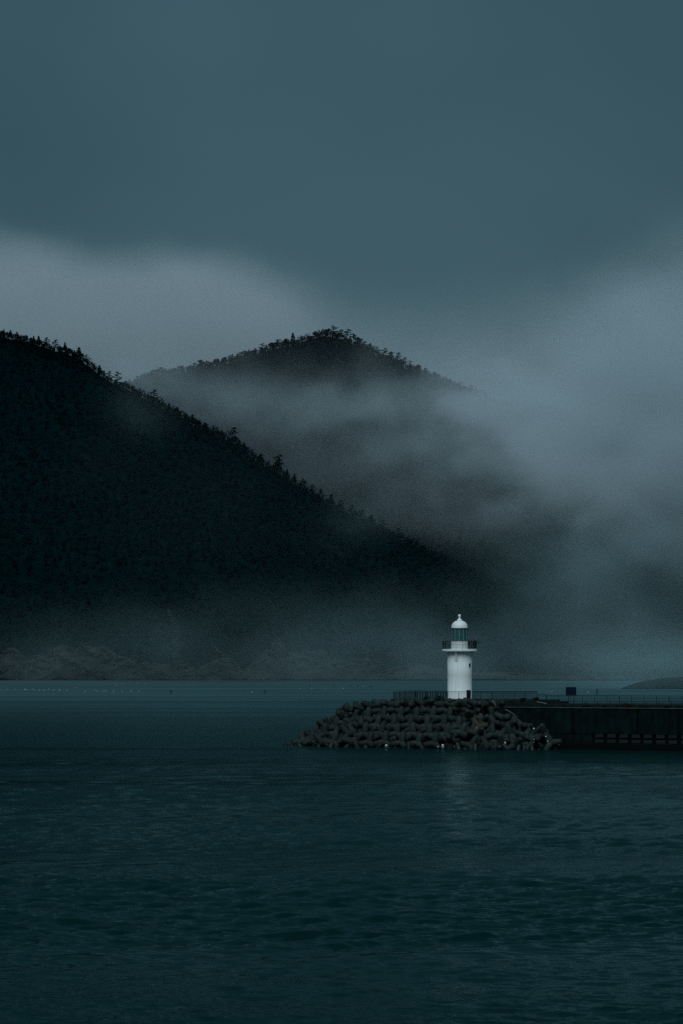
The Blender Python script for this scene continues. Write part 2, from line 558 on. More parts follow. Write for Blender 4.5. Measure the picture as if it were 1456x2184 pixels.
def tris_mesh(name, tris):
    n = len(tris)
    me = bpy.data.meshes.new(name)
    me.vertices.add(n * 3); me.vertices.foreach_set('co', tris.reshape(-1).astype(np.float32))
    me.loops.add(n * 3); me.loops.foreach_set('vertex_index', np.arange(n * 3, dtype=np.int32))
    me.polygons.add(n)
    me.polygons.foreach_set('loop_start', np.arange(0, n * 3, 3, dtype=np.int32))
    me.update(calc_edges=True)
    me.validate()
    return me

def wood_mesh(name, wood):
    bm = bmesh.new()
    for a, b, r1, r2 in wood:
        bar(bm, a, b, r1, 5, r2)
    me = bpy.data.meshes.new(name); bm.to_mesh(me); bm.free()
    return me

# --- the wood as a mass
KINDS = ['conifer', 'layered', 'broad', 'layered', 'broad', 'conifer', 'layered']
lowpoly = [tree_shape(k, 100 + i, 6 if k != 'broad' else 17, 0.070 if k != 'broad' else 0.075)[0] for i, k in enumerate(KINDS)]

def forest(name, hill, x0, x1, y0, y1, step, hmin, hmax, label, seed, keep):
    rg = np.random.default_rng(seed)
    xs = np.arange(x0, x1, step); ys = np.arange(y0, y1, step)
    X, Y = np.meshgrid(xs, ys)
    X = (X + rg.uniform(-.5, .5, X.shape) * step).ravel(); Y = (Y + rg.uniform(-.5, .5, Y.shape) * step).ravel()
    Z = hill.h(X, Y)
    k = keep(X, Y, Z)
    X, Y, Z = X[k], Y[k], Z[k]
    out = []
    var = rg.integers(0, len(lowpoly), len(X))
    # stands of different height and kind
    stand = vnoise(X / 60, Y / 60, seed)
    for v in range(len(lowpoly)):
        m = var == v
        n = int(m.sum())
        if n == 0: continue
        T = lowpoly[v]
        a = rg.random(n) * 6.283
        s = (hmin + (hmax - hmin) * (0.55 * rg.random(n) ** 1.6 + 0.45 * stand[m]))
        ca, sa = np.cos(a)[:, None, None], np.sin(a)[:, None, None]
        x = (T[None, :, :, 0] * ca - T[None, :, :, 1] * sa); y = (T[None, :, :, 0] * sa + T[None, :, :, 1] * ca)
        wide = (1.0 + 0.35 * rg.random(n))[:, None, None]
        S_ = s[:, None, None]
        q = np.stack([x * S_ * wide + X[m][:, None, None], y * S_ * wide + Y[m][:, None, None],
                      T[None, :, :, 2] * S_ + Z[m][:, None, None] - 0.12 * S_], -1)
        out.append(q.reshape(-1, 3, 3))
    A = np.concatenate(out, 0)
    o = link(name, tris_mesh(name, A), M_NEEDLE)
    tag(o, label, kind='stuff')
    return len(X), len(A)

def near_keep(X, Y, Z):
    ry = np.interp(X, near_hill.rx, near_hill.ry); ys = near_shore(X)
    t = (Y - ys) / (ry - ys)
    vis = (t > 0.0) & (t < 1.0 + 30.0 / (ry - ys)) & (Z > rock_height(X) * 0.80)
    thin = vnoise(X / 25, Y / 25, 3) > 0.10
    return vis & thin
def far_keep(X, Y, Z):
    ry = np.interp(X, far_hill.rx, far_hill.ry)
    return (Y < ry + 40) & (Z > 90)
print('near forest', forest('forest', near_hill, -460, 420, 2366, 2990, 7.0, 5.0, 10.0, 'dark pine wood covering the near hill', 3, near_keep))
print('far forest', forest('forest', far_hill, -480, 760, 3180, 3860, 9.6, 7.0, 13.0, 'mist-veiled pine wood covering the mountain', 4, far_keep))

# bushy tree line thickening the two ridges
def ridge_keep(hill, half, X, Y, Z):
    ry = np.interp(X, hill.rx, hill.ry)
    return np.abs(Y - ry + half * 0.4) < half
print('ridge', forest('forest', near_hill, -440, 330, 2440, 2960, 3.8, 2.8, 8.0, 'dense bushy tree line along the dark hill ridge', 13, lambda X, Y, Z: ridge_keep(near_hill, 16, X, Y, Z)))
print('ridge', forest('forest', far_hill, -420, 500, 3650, 3860, 4.5, 4.2, 10.5, 'dense bushy tree line along the mountain ridge', 14, lambda X, Y, Z: ridge_keep(far_hill, 18, X, Y, Z)))

# --- trees one can tell apart on the two skylines
hero = []
for i, k in enumerate(['conifer', 'layered', 'broad', 'layered', 'conifer', 'layered']):
    tr, wd = tree_shape(k, 300 + i, 30 if k != 'broad' else 60, 0.05 if k != 'broad' else 0.06)
    hero.append((wood_mesh('trunk', wd), tris_mesh('crown', tr)))
for a, b in hero:
    a.materials.append(M_BARK); b.materials.append(M_NEEDLE)

def pine(name, hill, px, top_py, v, label, group, lean=0.0, wide=1.0, min_h=6.0):
    d = P(px, top_py, 1.0) - Vector((0, 0, CAM_H))
    x, y, z = hill.silhouette(d.x)
    top = CAM_H + d.z * y
    h = max(top - z + 0.8, min_h)
    e = empty(name, (x, y, z - 0.8), rnd.random() * 6.28)
    e.rotation_euler = (0, R(lean), rnd.random() * 6.28 if lean == 0 else 0)
    e.scale = (h * wide, h * wide, h)
    link('trunk', hero[v][0], None, e); link('crown', hero[v][1], None, e)
    tag(e, label, 'tree', group)
    return e

NG, FG = 'pines along the skyline of the dark hill', 'pines on the skyline of the misty mountain'
pine('pine_tree', near_hill, 168, 741, 0, 'spiky conifer with wide low boughs poking above the dark hill ridge', NG, wide=1.5)
pine('pine_tree', near_hill, 328, 832, 1, 'flat-topped pine with level boughs on the dark hill ridge', NG, wide=1.3)
pine('pine_tree', near_hill, 250, 794, 3, 'loose-crowned pine with gaps of sky on the dark hill ridge', NG)
pine('pine_tree', near_hill, 490, 910, 3, 'pine leaning out to the right of the dark hill ridge', NG, lean=24)
pine('pine_tree', near_hill, 583, 968, 1, 'pine leaning over the steep lower ridge of the dark hill', NG, lean=22)
pine('pine_tree', near_hill, 594, 976, 4, 'pointed conifer beside the leaning pine on the lower ridge', NG)
for px, py, v in [(8, 702, 4), (22, 704, 0), (38, 712, 3), (54, 714, 5), (72, 717, 0), (84, 716, 4), (100, 720, 3), (118, 725, 1), (140, 730, 0), (150, 742, 5), (186, 757, 3), (200, 772, 5),
                  (214, 779, 0), (232, 792, 1), (266, 812, 5), (284, 822, 3), (300, 828, 1), (346, 850, 3), (362, 860, 0), (378, 868, 4), (394, 876, 5), (410, 884, 0), (426, 896, 2), (441, 904, 2), (456, 908, 3),
                  (474, 918, 5), (506, 932, 1), (522, 944, 4), (538, 958, 3), (556, 968, 2), (572, 982, 5), (612, 1000, 0), (628, 1010, 4), (650, 1022, 1), (668, 1034, 3), (686, 1044, 5), (706, 1054, 0),
                  (726, 1066, 3), (748, 1078, 1), (768, 1086, 5), (790, 1098, 2), (816, 1110, 3), (846, 1126, 1)]:
    pine('pine_tree', near_hill, px, py, v, 'small dark pine in the tree line along the dark hill ridge', NG, wide=1.0 + 0.35 * rnd.random())
pine('pine_tree', far_hill, 711, 695, 1, 'tallest layered pine crowning the misty mountain summit', FG, wide=1.35, min_h=12)
pine('pine_tree', far_hill, 845, 752, 3, 'flag-shaped pine standing clear on the mountain\'s right shoulder', FG, lean=14, wide=1.2, min_h=10)
pine('pine_tree', far_hill, 626, 710, 0, 'pointed conifer left of the misty mountain summit', FG, wide=1.1, min_h=10)
for px, py, v in [(690, 702, 3), (701, 700, 2), (724, 703, 5), (738, 703, 1), (752, 712, 3), (764, 719, 2), (775, 727, 5), (790, 733, 1), (804, 740, 3), (822, 744, 1), (832, 750, 4), (858, 762, 5),
                  (872, 770, 3), (890, 777, 2), (906, 786, 1), (672, 706, 2), (656, 713, 5), (642, 716, 3), (610, 722, 2), (594, 724, 5), (578, 730, 2), (562, 733, 3), (546, 742, 5), (530, 748, 0), (512, 752, 3), (498, 756, 1),
                  (480, 764, 2), (462, 768, 5), (440, 770, 3), (430, 767, 2), (414, 773, 5)]:
    pine('pine_tree', far_hill, px, py, v, 'mist-greyed pine in the tree line along the mountain ridge', FG, wide=1.1 + 0.4 * rnd.random(), min_h=9)

# ------------------------------------------------------------------ mist: closed banks of drifting fog between and in front of the hills
def mist_material(name, blobs, dens, noise_scale, warp, lo, hi, zfade=None, base=0.0, color=(0.90, 0.98, 1.0), seed=0.0, stretch=(1, 1, 1.3), step=1.0, aniso=0.0, detail=3.0, edge=None):
    m = bpy.data.materials.new(name)
    m.use_nodes = True
    nt = m.node_tree; N, L = nt.nodes, nt.links
    N.clear()
    out = N.new('ShaderNodeOutputMaterial')
    vol = N.new('ShaderNodeVolumePrincipled')
    vol.inputs['Color'].default_value = (*color, 1)
    vol.inputs['Anisotropy'].default_value = aniso
    L.new(vol.outputs['Volume'], out.inputs['Volume'])
    geo = N.new('ShaderNodeNewGeometry')
    mp = N.new('ShaderNodeMapping'); mp.inputs['Scale'].default_value = tuple(noise_scale * s for s in stretch)
    mp.inputs['Location'].default_value = (seed, seed * 1.7, seed * 0.6)
    L.new(geo.outputs['Position'], mp.inputs['Vector'])
    nz = N.new('ShaderNodeTexNoise'); nz.inputs['Scale'].default_value = 1.0
    nz.inputs['Detail'].default_value = detail; nz.inputs['Roughness'].default_value = 0.55
    L.new(mp.outputs['Vector'], nz.inputs['Vector'])
    # warp the bank outlines with the noise colour
    sb = N.new('ShaderNodeVectorMath'); sb.operation = 'SUBTRACT'; sb.inputs[1].default_value = (0.5, 0.5, 0.5)
    L.new(nz.outputs['Color'], sb.inputs[0])
    wp = N.new('ShaderNodeVectorMath'); wp.operation = 'MULTIPLY_ADD'
    wp.inputs[1].default_value = (warp, warp, warp)
    L.new(sb.outputs['Vector'], wp.inputs[0]); L.new(geo.outputs['Position'], wp.inputs[2])
    acc = None
    for (c, r, amp) in blobs:
        q = N.new('ShaderNodeVectorMath'); q.operation = 'MULTIPLY_ADD'      # (p * 1/r) - c/r
        q.inputs[1].default_value = (1 / r[0], 1 / r[1], 1 / r[2])
        q.inputs[2].default_value = (-c[0] / r[0], -c[1] / r[1], -c[2] / r[2])
        L.new(wp.outputs['Vector'], q.inputs[0])
        g = N.new('ShaderNodeTexGradient'); g.gradient_type = 'QUADRATIC_SPHERE'
        L.new(q.outputs['Vector'], g.inputs['Vector'])
        a = N.new('ShaderNodeMath'); a.operation = 'MULTIPLY_ADD'
        L.new(g.outputs['Fac'], a.inputs[0]); a.inputs[1].default_value = amp
        if acc is None: a.inputs[2].default_value = base
        else: L.new(acc, a.inputs[2])
        acc = a.outputs[0]
    if edge is not None:
        er = N.new('ShaderNodeMapRange'); er.interpolation_type = 'SMOOTHSTEP'
        er.inputs['From Min'].default_value = edge[0]; er.inputs['From Max'].default_value = edge[1]
        L.new(acc, er.inputs['Value']); acc = er.outputs['Result']
    mr = N.new('ShaderNodeMapRange'); mr.interpolation_type = 'SMOOTHSTEP'
    mr.inputs['From Min'].default_value = lo; mr.inputs['From Max'].default_value = hi
    mr.inputs['To Min'].default_value = 0.0; mr.inputs['To Max'].default_value = dens
    L.new(nz.outputs['Fac'], mr.inputs['Value'])
    mu = N.new('ShaderNodeMath'); mu.operation = 'MULTIPLY'
    L.new(acc, mu.inputs[0]); L.new(mr.outputs['Result'], mu.inputs[1])
    res = mu.outputs[0]
    if zfade is not None:
        sx = N.new('ShaderNodeSeparateXYZ'); L.new(geo.outputs['Position'], sx.inputs[0])
        zr = N.new('ShaderNodeMapRange'); zr.interpolation_type = 'SMOOTHSTEP'
        zr.inputs['From Min'].default_value = zfade[0]; zr.inputs['From Max'].default_value = zfade[1]
        zr.inputs['To Min'].default_value = 1.0; zr.inputs['To Max'].default_value = 0.0
        L.new(sx.outputs['Z'], zr.inputs['Value'])
        m2 = N.new('ShaderNodeMath'); m2.operation = 'MULTIPLY'
        L.new(res, m2.inputs[0]); L.new(zr.outputs['Result'], m2.inputs[1]); res = m2.outputs[0]
    L.new(res, vol.inputs['Density'])
    try:
        m.cycles.volume_step_rate = step
        m.cycles.volume_sampling = 'DISTANCE'
    except Exception:
        pass
    return m

def mist_bank(name, lo, hi, mat, label):
    bm = bmesh.new()
    c = [(a + b) / 2 for a, b in zip(lo, hi)]; s = [b - a for a, b in zip(lo, hi)]
    box(bm, c, s)
    o = from_bm(name, bm, mat)
    tag(o, label, kind='stuff')
    return o

def blob(px, py, D, rxp, ryp, rd, amp):
    c = P(px, py, D); k = D / F
    return (tuple(c), (rxp * k, rd, ryp * k), amp)

# behind the mountain: the bright cloud bank
mist_bank('mist', (-1400, 4250, 5), (1500, 5600, 1250), mist_material('cloud_bank', [
    blob(-80, 700, 4900, 440, 300, 600, 1.8),
    blob(200, 730, 4900, 400, 280, 600, 1.6),
    blob(450, 722, 4900, 350, 260, 600, 2.0),
    blob(800, 830, 4900, 520, 360, 700, 0.55),
    blob(1180, 860, 4900, 560, 420, 700, 0.55),
    blob(1500, 760, 4900, 460, 520, 700, 0.60),
], 0.0044, 1 / 230.0, 165, 0.20, 0.66, seed=3.1, step=0.9, edge=(0.03, 0.62), color=(0.85, 0.90, 0.93), detail=4.5), 'pale cloud bank rising behind the misty mountain')

# between the mountain and the dark hill
mist_bank('mist', (-640, 2960, 3), (1000, 3720, 640), mist_material('valley_mist', [
    blob(520, 860, 3440, 340, 135, 140, 1.5),
    blob(830, 880, 3410, 370, 165, 140, 2.1),
    blob(1010, 850, 3610, 190, 120, 110, 7.0),
    blob(1090, 940, 3330, 250, 180, 190, 2.2),
    blob(1330, 830, 3300, 330, 340, 280, 3.0),
    blob(1330, 1000, 3230, 330, 200, 240, 2.6),
    blob(1540, 880, 3280, 320, 520, 300, 3.0),
    blob(1160, 905, 3590, 210, 140, 125, 10.0),
    blob(1290, 1020, 3500, 240, 165, 190, 9.0),
    blob(1440, 1120, 3400, 270, 160, 210, 6.0),
    blob(1150, 1085, 3200, 460, 130, 170, 0.9),
    blob(320, 815, 3500, 220, 100, 160, 1.6),
    blob(850, 1000, 3250, 900, 380, 300, 0.42),
], 0.0068, 1 / 78.0, 95, 0.26, 0.70, seed=8.3, step=0.62, stretch=(1, 1, 1.4), detail=5.0, color=(0.79, 0.89, 0.93)), 'drifting fog filling the valley between dark hill and mountain')

# in front of the dark hill and low over the water
mist_bank('mist', (-560, 2060, 0.6), (760, 2720, 330), mist_material('shore_mist', [
    blob(1300, 1200, 2380, 420, 190, 190, 0.85),
    blob(900, 1400, 2290, 1100, 230, 150, 0.80),
    blob(1350, 1340, 2280, 480, 230, 190, 0.48),
    blob(760, 1120, 2440, 190, 95, 100, 0.40),
    blob(290, 880, 2600, 160, 120, 120, 0.30),
    blob(150, 1400, 2290, 560, 170, 130, 0.35),
    blob(420, 1060, 2400, 760, 430, 170, 0.05),
], 0.0050, 1 / 70.0, 60, 0.16, 0.72, seed=5.7, step=0.62, detail=5.0, color=(0.68, 0.92, 0.97)), 'thin fog drifting low before the dark hill and rock cliff')
# over the tip of the headland
mist_bank('mist', (60, 1270, 0.6), (420, 1462, 60), mist_material('headland_mist', [
    blob(1440, 1415, 1370, 420, 130, 110, 1.5),
], 0.0060, 1 / 45.0, 20, 0.20, 0.65, seed=1.7, step=1.2, color=(0.65, 0.93, 0.97)), 'low fog veiling the headland beyond the breakwater')

# ------------------------------------------------------------------ breakwater frame: s along the wall (to the right, coming nearer), n out towards the camera side
AX = R(-30)
LX, LY = 17.2, 412.0
US, UN = Vector((math.cos(AX), math.sin(AX), 0)), Vector((math.sin(AX), -math.cos(AX), 0))
def W(s, n, z):
    return Vector((LX, LY, 0)) + US * s + UN * n + Vector((0, 0, z))
FRAME = Matrix(((US.x, -UN.x, 0, LX), (US.y, -UN.y, 0, LY), (0, 0, 1, 0), (0, 0, 0, 1)))   # local (s, -n, z) -> world

def at_s(px, n):
    """s on a line of constant n seen in pixel column px"""
    k = (px - 728) / F
    # X = k * Y :  LX + US.x s + UN.x n = k (LY + US.y s + UN.y n)
    return (k * (LY + UN.y * n) - LX - UN.x * n) / (US.x - k * US.y)

Z_PLAT, Z_DECK, Z_WALL = 6.92, 6.38, 5.93

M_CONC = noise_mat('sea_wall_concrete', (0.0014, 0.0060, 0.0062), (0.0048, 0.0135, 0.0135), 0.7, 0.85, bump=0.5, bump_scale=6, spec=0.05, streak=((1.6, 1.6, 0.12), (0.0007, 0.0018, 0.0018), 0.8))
M_CAP = noise_mat('painted_sunlit_cap_concrete', (0.022, 0.031, 0.029), (0.062, 0.071, 0.065), 0.9, 0.9, bump=0.4, bump_scale=8, spec=0.2)  # sunlit ledge edge put into the colour, much paler than the wall
M_BLOCK = noise_mat('pale_block_concrete', (0.004, 0.010, 0.0098), (0.010, 0.0185, 0.0175), 1.2, 0.85, bump=0.4, bump_scale=8, spec=0.25, obj_random=0.25)
M_WET_SLOT = noise_mat('wet_foot_slot_shade_concrete', (0.0003, 0.0014, 0.0016), (0.0008, 0.0028, 0.0028), 1.5, 0.6, bump=0.5, bump_scale=7, spec=0.1)  # wet wall foot; also the painted slot shade on the core
M_UPPER = noise_mat('deck_wall_concrete', (0.0012, 0.005, 0.005), (0.009, 0.016, 0.0145), 1.3, 0.9, bump=0.5, bump_scale=6, spec=0.2, lo=0.4, hi=0.7)
M_MOUND = noise_mat('rubble_core', (0.004, 0.006, 0.006), (0.010, 0.013, 0.012), 1.0, 0.95, spec=0.1)

bw = empty('breakwater', W(20, 0, 0))
bw.matrix_world = FRAME
tag(bw, 'long dark concrete breakwater wall carrying the lighthouse', 'breakwater')
def bpart(name, boxes, mat, bevel=0.03, kind=None):
    bm = bmesh.new()
    for (s0, s1, n0, n1, z0, z1) in boxes:
        box(bm, ((s0 + s1) / 2, -(n0 + n1) / 2, (z0 + z1) / 2), (s1 - s0, abs(n1 - n0), z1 - z0), None, bevel)
    o = from_bm(name, bm, mat, bw)
    return o
NF = 4.8                                   # wall face
S_END = 75.0
joints = [8.0, 20.4, 30.35, 40.25, 50.15, 60.05, S_END]
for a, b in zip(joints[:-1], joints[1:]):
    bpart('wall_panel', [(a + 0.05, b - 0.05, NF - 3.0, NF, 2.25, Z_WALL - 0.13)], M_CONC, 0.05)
bpart('wall_core', [(8.0, S_END, -5.2, NF - 0.35, -3.0, Z_WALL - 0.20)], M_WET_SLOT, 0)  # shade inside the slots is put into the core's dark colour
bpart('wall_foot', [(8.0, S_END, NF - 0.5, NF + 0.12, -3.0, 0.92)], M_WET_SLOT, 0.06)
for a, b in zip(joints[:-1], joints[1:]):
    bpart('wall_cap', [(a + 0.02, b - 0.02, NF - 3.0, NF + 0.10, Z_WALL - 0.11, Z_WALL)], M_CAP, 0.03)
# plain lower face before the slotted chambers begin
bpart('lower_wall', [(8.0, 23.4, NF - 0.5, NF - 0.04, 0.95, 2.22)], M_CONC, 0.02)
blk = None
s = 23.9
while s < S_END - 2:
    for z0, z1 in ((0.98, 1.50), (1.72, 2.22)):
        if blk is None:
            blk = bpart('wall_block', [(-0.62, 0.62, NF - 0.4, NF + 0.03, 0, 0.51)], M_BLOCK, 0.05)
            o = blk
        else:
            o = blk.copy(); COL.objects.link(o)
        o.location = (s + 0.62 + rnd.uniform(-.05, .05), rnd.uniform(-.02, .02), z0)
    s += 1.86
# upper tier: the walkway and the lighthouse platform
S_A, S_B, S_C = at_s(838, 3.4), at_s(1143, 3.4), at_s(1163, 3.4)
bpart('platform', [(S_A - 0.35, S_B + 0.1, -4.1, 3.75, 4.6, Z_PLAT)], M_UPPER, 0.06)
bpart('platform_step', [(S_B + 0.13, S_C, -4.1, 3.6, 4.6, (Z_PLAT + Z_DECK) / 2)], M_UPPER, 0.05)
k = S_C + 0.03
while k < S_END:
    bpart('walkway_wall', [(k, k + 5.85, -4.1, 3.2, 5.6, Z_DECK)], M_UPPER, 0.05)
    k += 5.9

# mound under the armour units
def armour_edge(th):
    """crest and toe radius around the head for direction th (0 = +s, 90 = +n)"""
    c = abs(math.cos(th))
    return 3.9, 10.3 + 3.0 * c ** 2
HEAD_S, TAIL_S = -13.3, 9.6
H_TOP = 5.95
def mound_point(path, t):
    """path: position along the crest outline (metres), t: 0 crest .. 1 toe  -> local s, n, z, outward angle"""
    # front side runs from TAIL to HEAD, then round the head, then back side
    L1 = TAIL_S - HEAD_S
    if path < 0:                     # round the right-hand end
        th = math.pi / 2 + path / 8.0
        cs = TAIL_S
    elif path < L1:
        th = math.pi / 2; cs = TAIL_S - path
    else:
        th = math.pi / 2 + (path - L1) / 8.0; cs = HEAD_S
    r0, r1 = armour_edge(th)
    r = r0 + (r1 - r0) * t
    return cs + r * math.cos(th), r * math.sin(th), H_TOP * (1 - t), th
rows = []
for t in np.linspace(-0.35, 1.15, 10):
    row = []
    for p in np.linspace(-8.0 * 1.45, TAIL_S - HEAD_S + 8.0 * math.pi * 1.0, 60):
        a, b, z, th = mound_point(float(p), float(max(t, 0)))
        if t < 0:
            a, b = a + math.cos(th) * 8 * t, b + math.sin(th) * 8 * t
        row.append((a, b, min(z, H_TOP) - 1.75))
    rows.append(row)
A = np.array(rows)
me = grid_mesh('armour_mound', A[:, :, 0], -A[:, :, 1], A[:, :, 2])
o = link('armour_mound', me, M_MOUND); o.matrix_world = FRAME
tag(o, 'dark rubble core beneath the tetrapods', kind='structure')

# ------------------------------------------------------------------ tetrapods
M_TETRA = noise_mat('tetrapod_concrete', (0.0022, 0.007, 0.0065), (0.022, 0.033, 0.028), 1.1, 0.8, bump=0.5, bump_scale=5, spec=0.3, lo=0.32, hi=0.70, obj_random=0.28, bump_dist=0.03)
M_WETTET = noise_mat('wet_tetrapod_concrete', (0.0008, 0.002, 0.002), (0.004, 0.0075, 0.0065), 1.1, 0.55, bump=0.5, bump_scale=5, spec=0.3, obj_random=0.3)
M_RUST = noise_mat('rust_stained_concrete', (0.02, 0.019, 0.012), (0.06, 0.05, 0.028), 1.5, 0.8, bump=0.5, bump_scale=5, spec=0.3, bump_dist=0.03)
TD = [Vector((0, 0, 1)), Vector((math.sqrt(8 / 9), 0, -1 / 3)), Vector((-math.sqrt(2 / 9), math.sqrt(2 / 3), -1 / 3)), Vector((-math.sqrt(2 / 9), -math.sqrt(2 / 3), -1 / 3))]
def tetrapod_mesh():
    bm = bmesh.new()
    for d in TD:
        Q = d.to_track_quat('Z', 'Y').to_matrix().to_4x4()
        b2 = bmesh.new()
        lathe(b2, [(0.30, -0.1), (0.52, 0.12), (0.49, 0.50), (0.385, 1.50), (0.35, 1.60), (0.27, 1.67), (0.0, 1.69)], 14, cap=False)
        tmp = bpy.data.meshes.new('t'); bmesh.ops.transform(b2, matrix=Q, verts=b2.verts); b2.to_mesh(tmp); b2.free()
        bm.from_mesh(tmp); bpy.data.meshes.remove(tmp)
    bmesh.ops.create_icosphere(bm, subdivisions=2, radius=0.53)
    me = bpy.data.meshes.new('tetrapod'); bm.to_mesh(me); bm.free()
    me.materials.append(M_TETRA)
    me.polygons.foreach_set('use_smooth', [True] * len(me.polygons))
    return me
TM = tetrapod_mesh()
def orient(d1, hint):
    """rotation with leg 0 along d1 and leg 1 as near hint as it can be"""
    z = d1.normalized()
    x = (hint - z * hint.dot(z)).normalized()
    y = z.cross(x)
    return Matrix((x, y, z)).transposed().to_4x4()
TG = 'tetrapods armouring the breakwater head'
n_tet = [0]
def tetra(s, n, z, rot, scale, label, mat=None):
    o = bpy.data.objects.new('tetrapod', TM)
    COL.objects.link(o)
    o.matrix_world = Matrix.Translation(W(s, n, z)) @ rot @ Matrix.Diagonal((scale, scale, scale, 1))
    tag(o, label, 'tetrapod', TG)
    n_tet[0] += 1
    if mat is not None:
        o.material_slots[0].link = 'OBJECT'; o.material_slots[0].material = mat
    return o
def frame_at(th):
    f = US * math.cos(th) + UN * math.sin(th)           # outward
    r = Vector((0, 0, 1)).cross(f) * -1                 # to the viewer's right when f points at the viewer
    return f, -r if r.dot(US) < 0 and th < math.pi * 0.9 else r
rt_ = random.Random(31)
UPV = Vector((0, 0, 1))
LAB_R = 'grey concrete tetrapod laid in the regular rows below the platform'
LAB_L = 'grey concrete tetrapod on the rounded left shoulder of the armour heap'
LAB_J = 'grey concrete tetrapod in the jumbled end against the sea wall'
LAB_W = 'wet dark tetrapod at the waterline of the armour heap'
ROWS = 5
L1 = TAIL_S - HEAD_S
for layer in (0, 1):
    for i in range(ROWS + 1):
        t = (i + (0.0 if layer == 0 else 0.5)) / ROWS + 0.02
        if t > 1.04: continue
        pitch = 2.72
        p = -7.2 + (i % 2) * 0.35 + (pitch / 2 if layer else 0)
        while p < L1 + 8.0 * 2.0:
            s_, n_, z_, th = mound_point(p, t)
            jumble = p < 7.5
            step_ = pitch * (1.0 if 0 < p < L1 else 8.0 / (3.9 + 8.0 * t + 1.0))
            f = US * math.cos(th) + UN * math.sin(th)
            rgt = UPV.cross(f)                     # viewer's right when f points at the viewer
            if rgt.dot(Vector((1, 0, 0))) < 0 and abs(f.y) > 0.3: rgt = -rgt
            jt = 0.5 if jumble else 0.09
            fo, ro = f, rgt
            if p < L1 + 5.0:                       # the rows were laid square to the harbour mouth, not to the wall
                fo, ro = Vector((0.0, -1, 0)), Vector((1, 0.0, 0))
            if layer == 0:
                d1 = ro * 0.34 + fo * 0.88 - UPV * 0.30
                hint = ro * 0.24 + UPV
                lift = 0.40
            else:
                d1 = -ro * 0.84 + fo * 0.36 - UPV * 0.40
                hint = ro * 0.9 + UPV * 0.55 - fo * 0.1
                lift = -0.30
            d1 = d1 + Vector((rt_.uniform(-jt, jt), rt_.uniform(-jt, jt), rt_.uniform(-jt, jt)))
            hint = hint + Vector((rt_.uniform(-jt, jt), rt_.uniform(-jt, jt), rt_.uniform(-jt, jt)))
            if (jumble and rt_.random() < 0.55) or (p > L1 - 1.5 and rt_.random() < 0.7) or t > 0.9:
                rot = Euler((rt_.random() * 6.28, rt_.random() * 6.28, rt_.random() * 6.28)).to_matrix().to_4x4()
            else:
                rot = orient(d1, hint)
            jp = 0.30 if jumble else 0.07
            nrm = (f * 0.7 + UPV * 0.7)
            z_use = z_ + lift * 0.7 - 0.6 + rt_.uniform(-jp, jp) - (0.55 * max(0.0, min(1.0, (p - L1 + 3.0) / 5.0)) * (1 - t)) - (0.35 if t > 0.9 else 0.0)
            if p < 0 and n_ < NF + 0.5:            # these would stand inside the wall
                p += step_; continue
            if p > L1 + 8.0 * 1.75 :               # far side of the head
                break
            lab = LAB_W if t > 0.9 else (LAB_J if jumble else (LAB_L if p > L1 - 1.0 else LAB_R))
            c = W(s_ + f.dot(US) * lift * 0.7, n_ + f.dot(UN) * lift * 0.7, z_use)
            sl = c - Vector((LX, LY, 0))
            tetra(sl.dot(US) + rt_.uniform(-jp, jp), sl.dot(UN) + rt_.uniform(-jp, jp), z_use, rot, rt_.uniform(0.92, 1.0), lab, M_WETTET if t > 0.9 else None)
            p += step_ + rt_.uniform(-jp, jp) * 0.5
# units packed flat along the crest, up to the platform edge
p = 1.0
while p < L1 + 8.0 * 1.2:
    s_, n_, z_, th = mound_point(p, 0.0)
    f = US * math.cos(th) + UN * math.sin(th)
    rot = orient(Vector((rt_.uniform(-.25, .25), rt_.uniform(-.25, .25), -1)), Vector((rt_.uniform(-1, 1), rt_.uniform(-1, 1), 0)))
    tetra(s_ + f.dot(US) * 0.35, n_ + f.dot(UN) * 0.35, Z_PLAT - 0.85 - 0.9 * max(0.0, min(1.0, (p - L1 + 4.0) / 7.0)) + rt_.uniform(-.12, .1), rot, rt_.uniform(0.95, 1.03), 'grey concrete tetrapod packed flat along the crest of the heap')
    p += 1.75
# one unit is rust stained
best = min((o for o in COL.objects if o.name.startswith('tetrapod')), key=lambda o: (o.matrix_world.translation - P(996, 1524, 402.5)).length)
best.material_slots[0].link = 'OBJECT'; best.material_slots[0].material = M_RUST
best['label'] = 'rust-stained brownish tetrapod amid the grey ones'
print('tetrapods', n_tet[0])

# ------------------------------------------------------------------ lighthouse
M_WHITE = noise_mat('white_render', (0.76, 0.78, 0.77), (0.83, 0.84, 0.83), 1.2, 0.75, bump=0.25, bump_scale=14, spec=0.3, bump_dist=0.01, lo=0.3, hi=0.6,
                    streak=((5.0, 5.0, 0.25), (0.50, 0.52, 0.50), 0.35))
M_DOME = noise_mat('white_dome_paint', (0.78, 0.79, 0.77), (0.86, 0.86, 0.84), 1.0, 0.45, spec=0.4)
M_DARKM = noise_mat('dark_painted_steel', (0.003, 0.006, 0.006), (0.009, 0.013, 0.013), 5.0, 0.7, spec=0.15)
M_GREYM = noise_mat('grey_steel', (0.035, 0.045, 0.046), (0.075, 0.085, 0.085), 5.0, 0.5, spec=0.4)
M_MULL = noise_mat('pale_green_steel', (0.16, 0.22, 0.22), (0.24, 0.31, 0.30), 5.0, 0.5, spec=0.4)
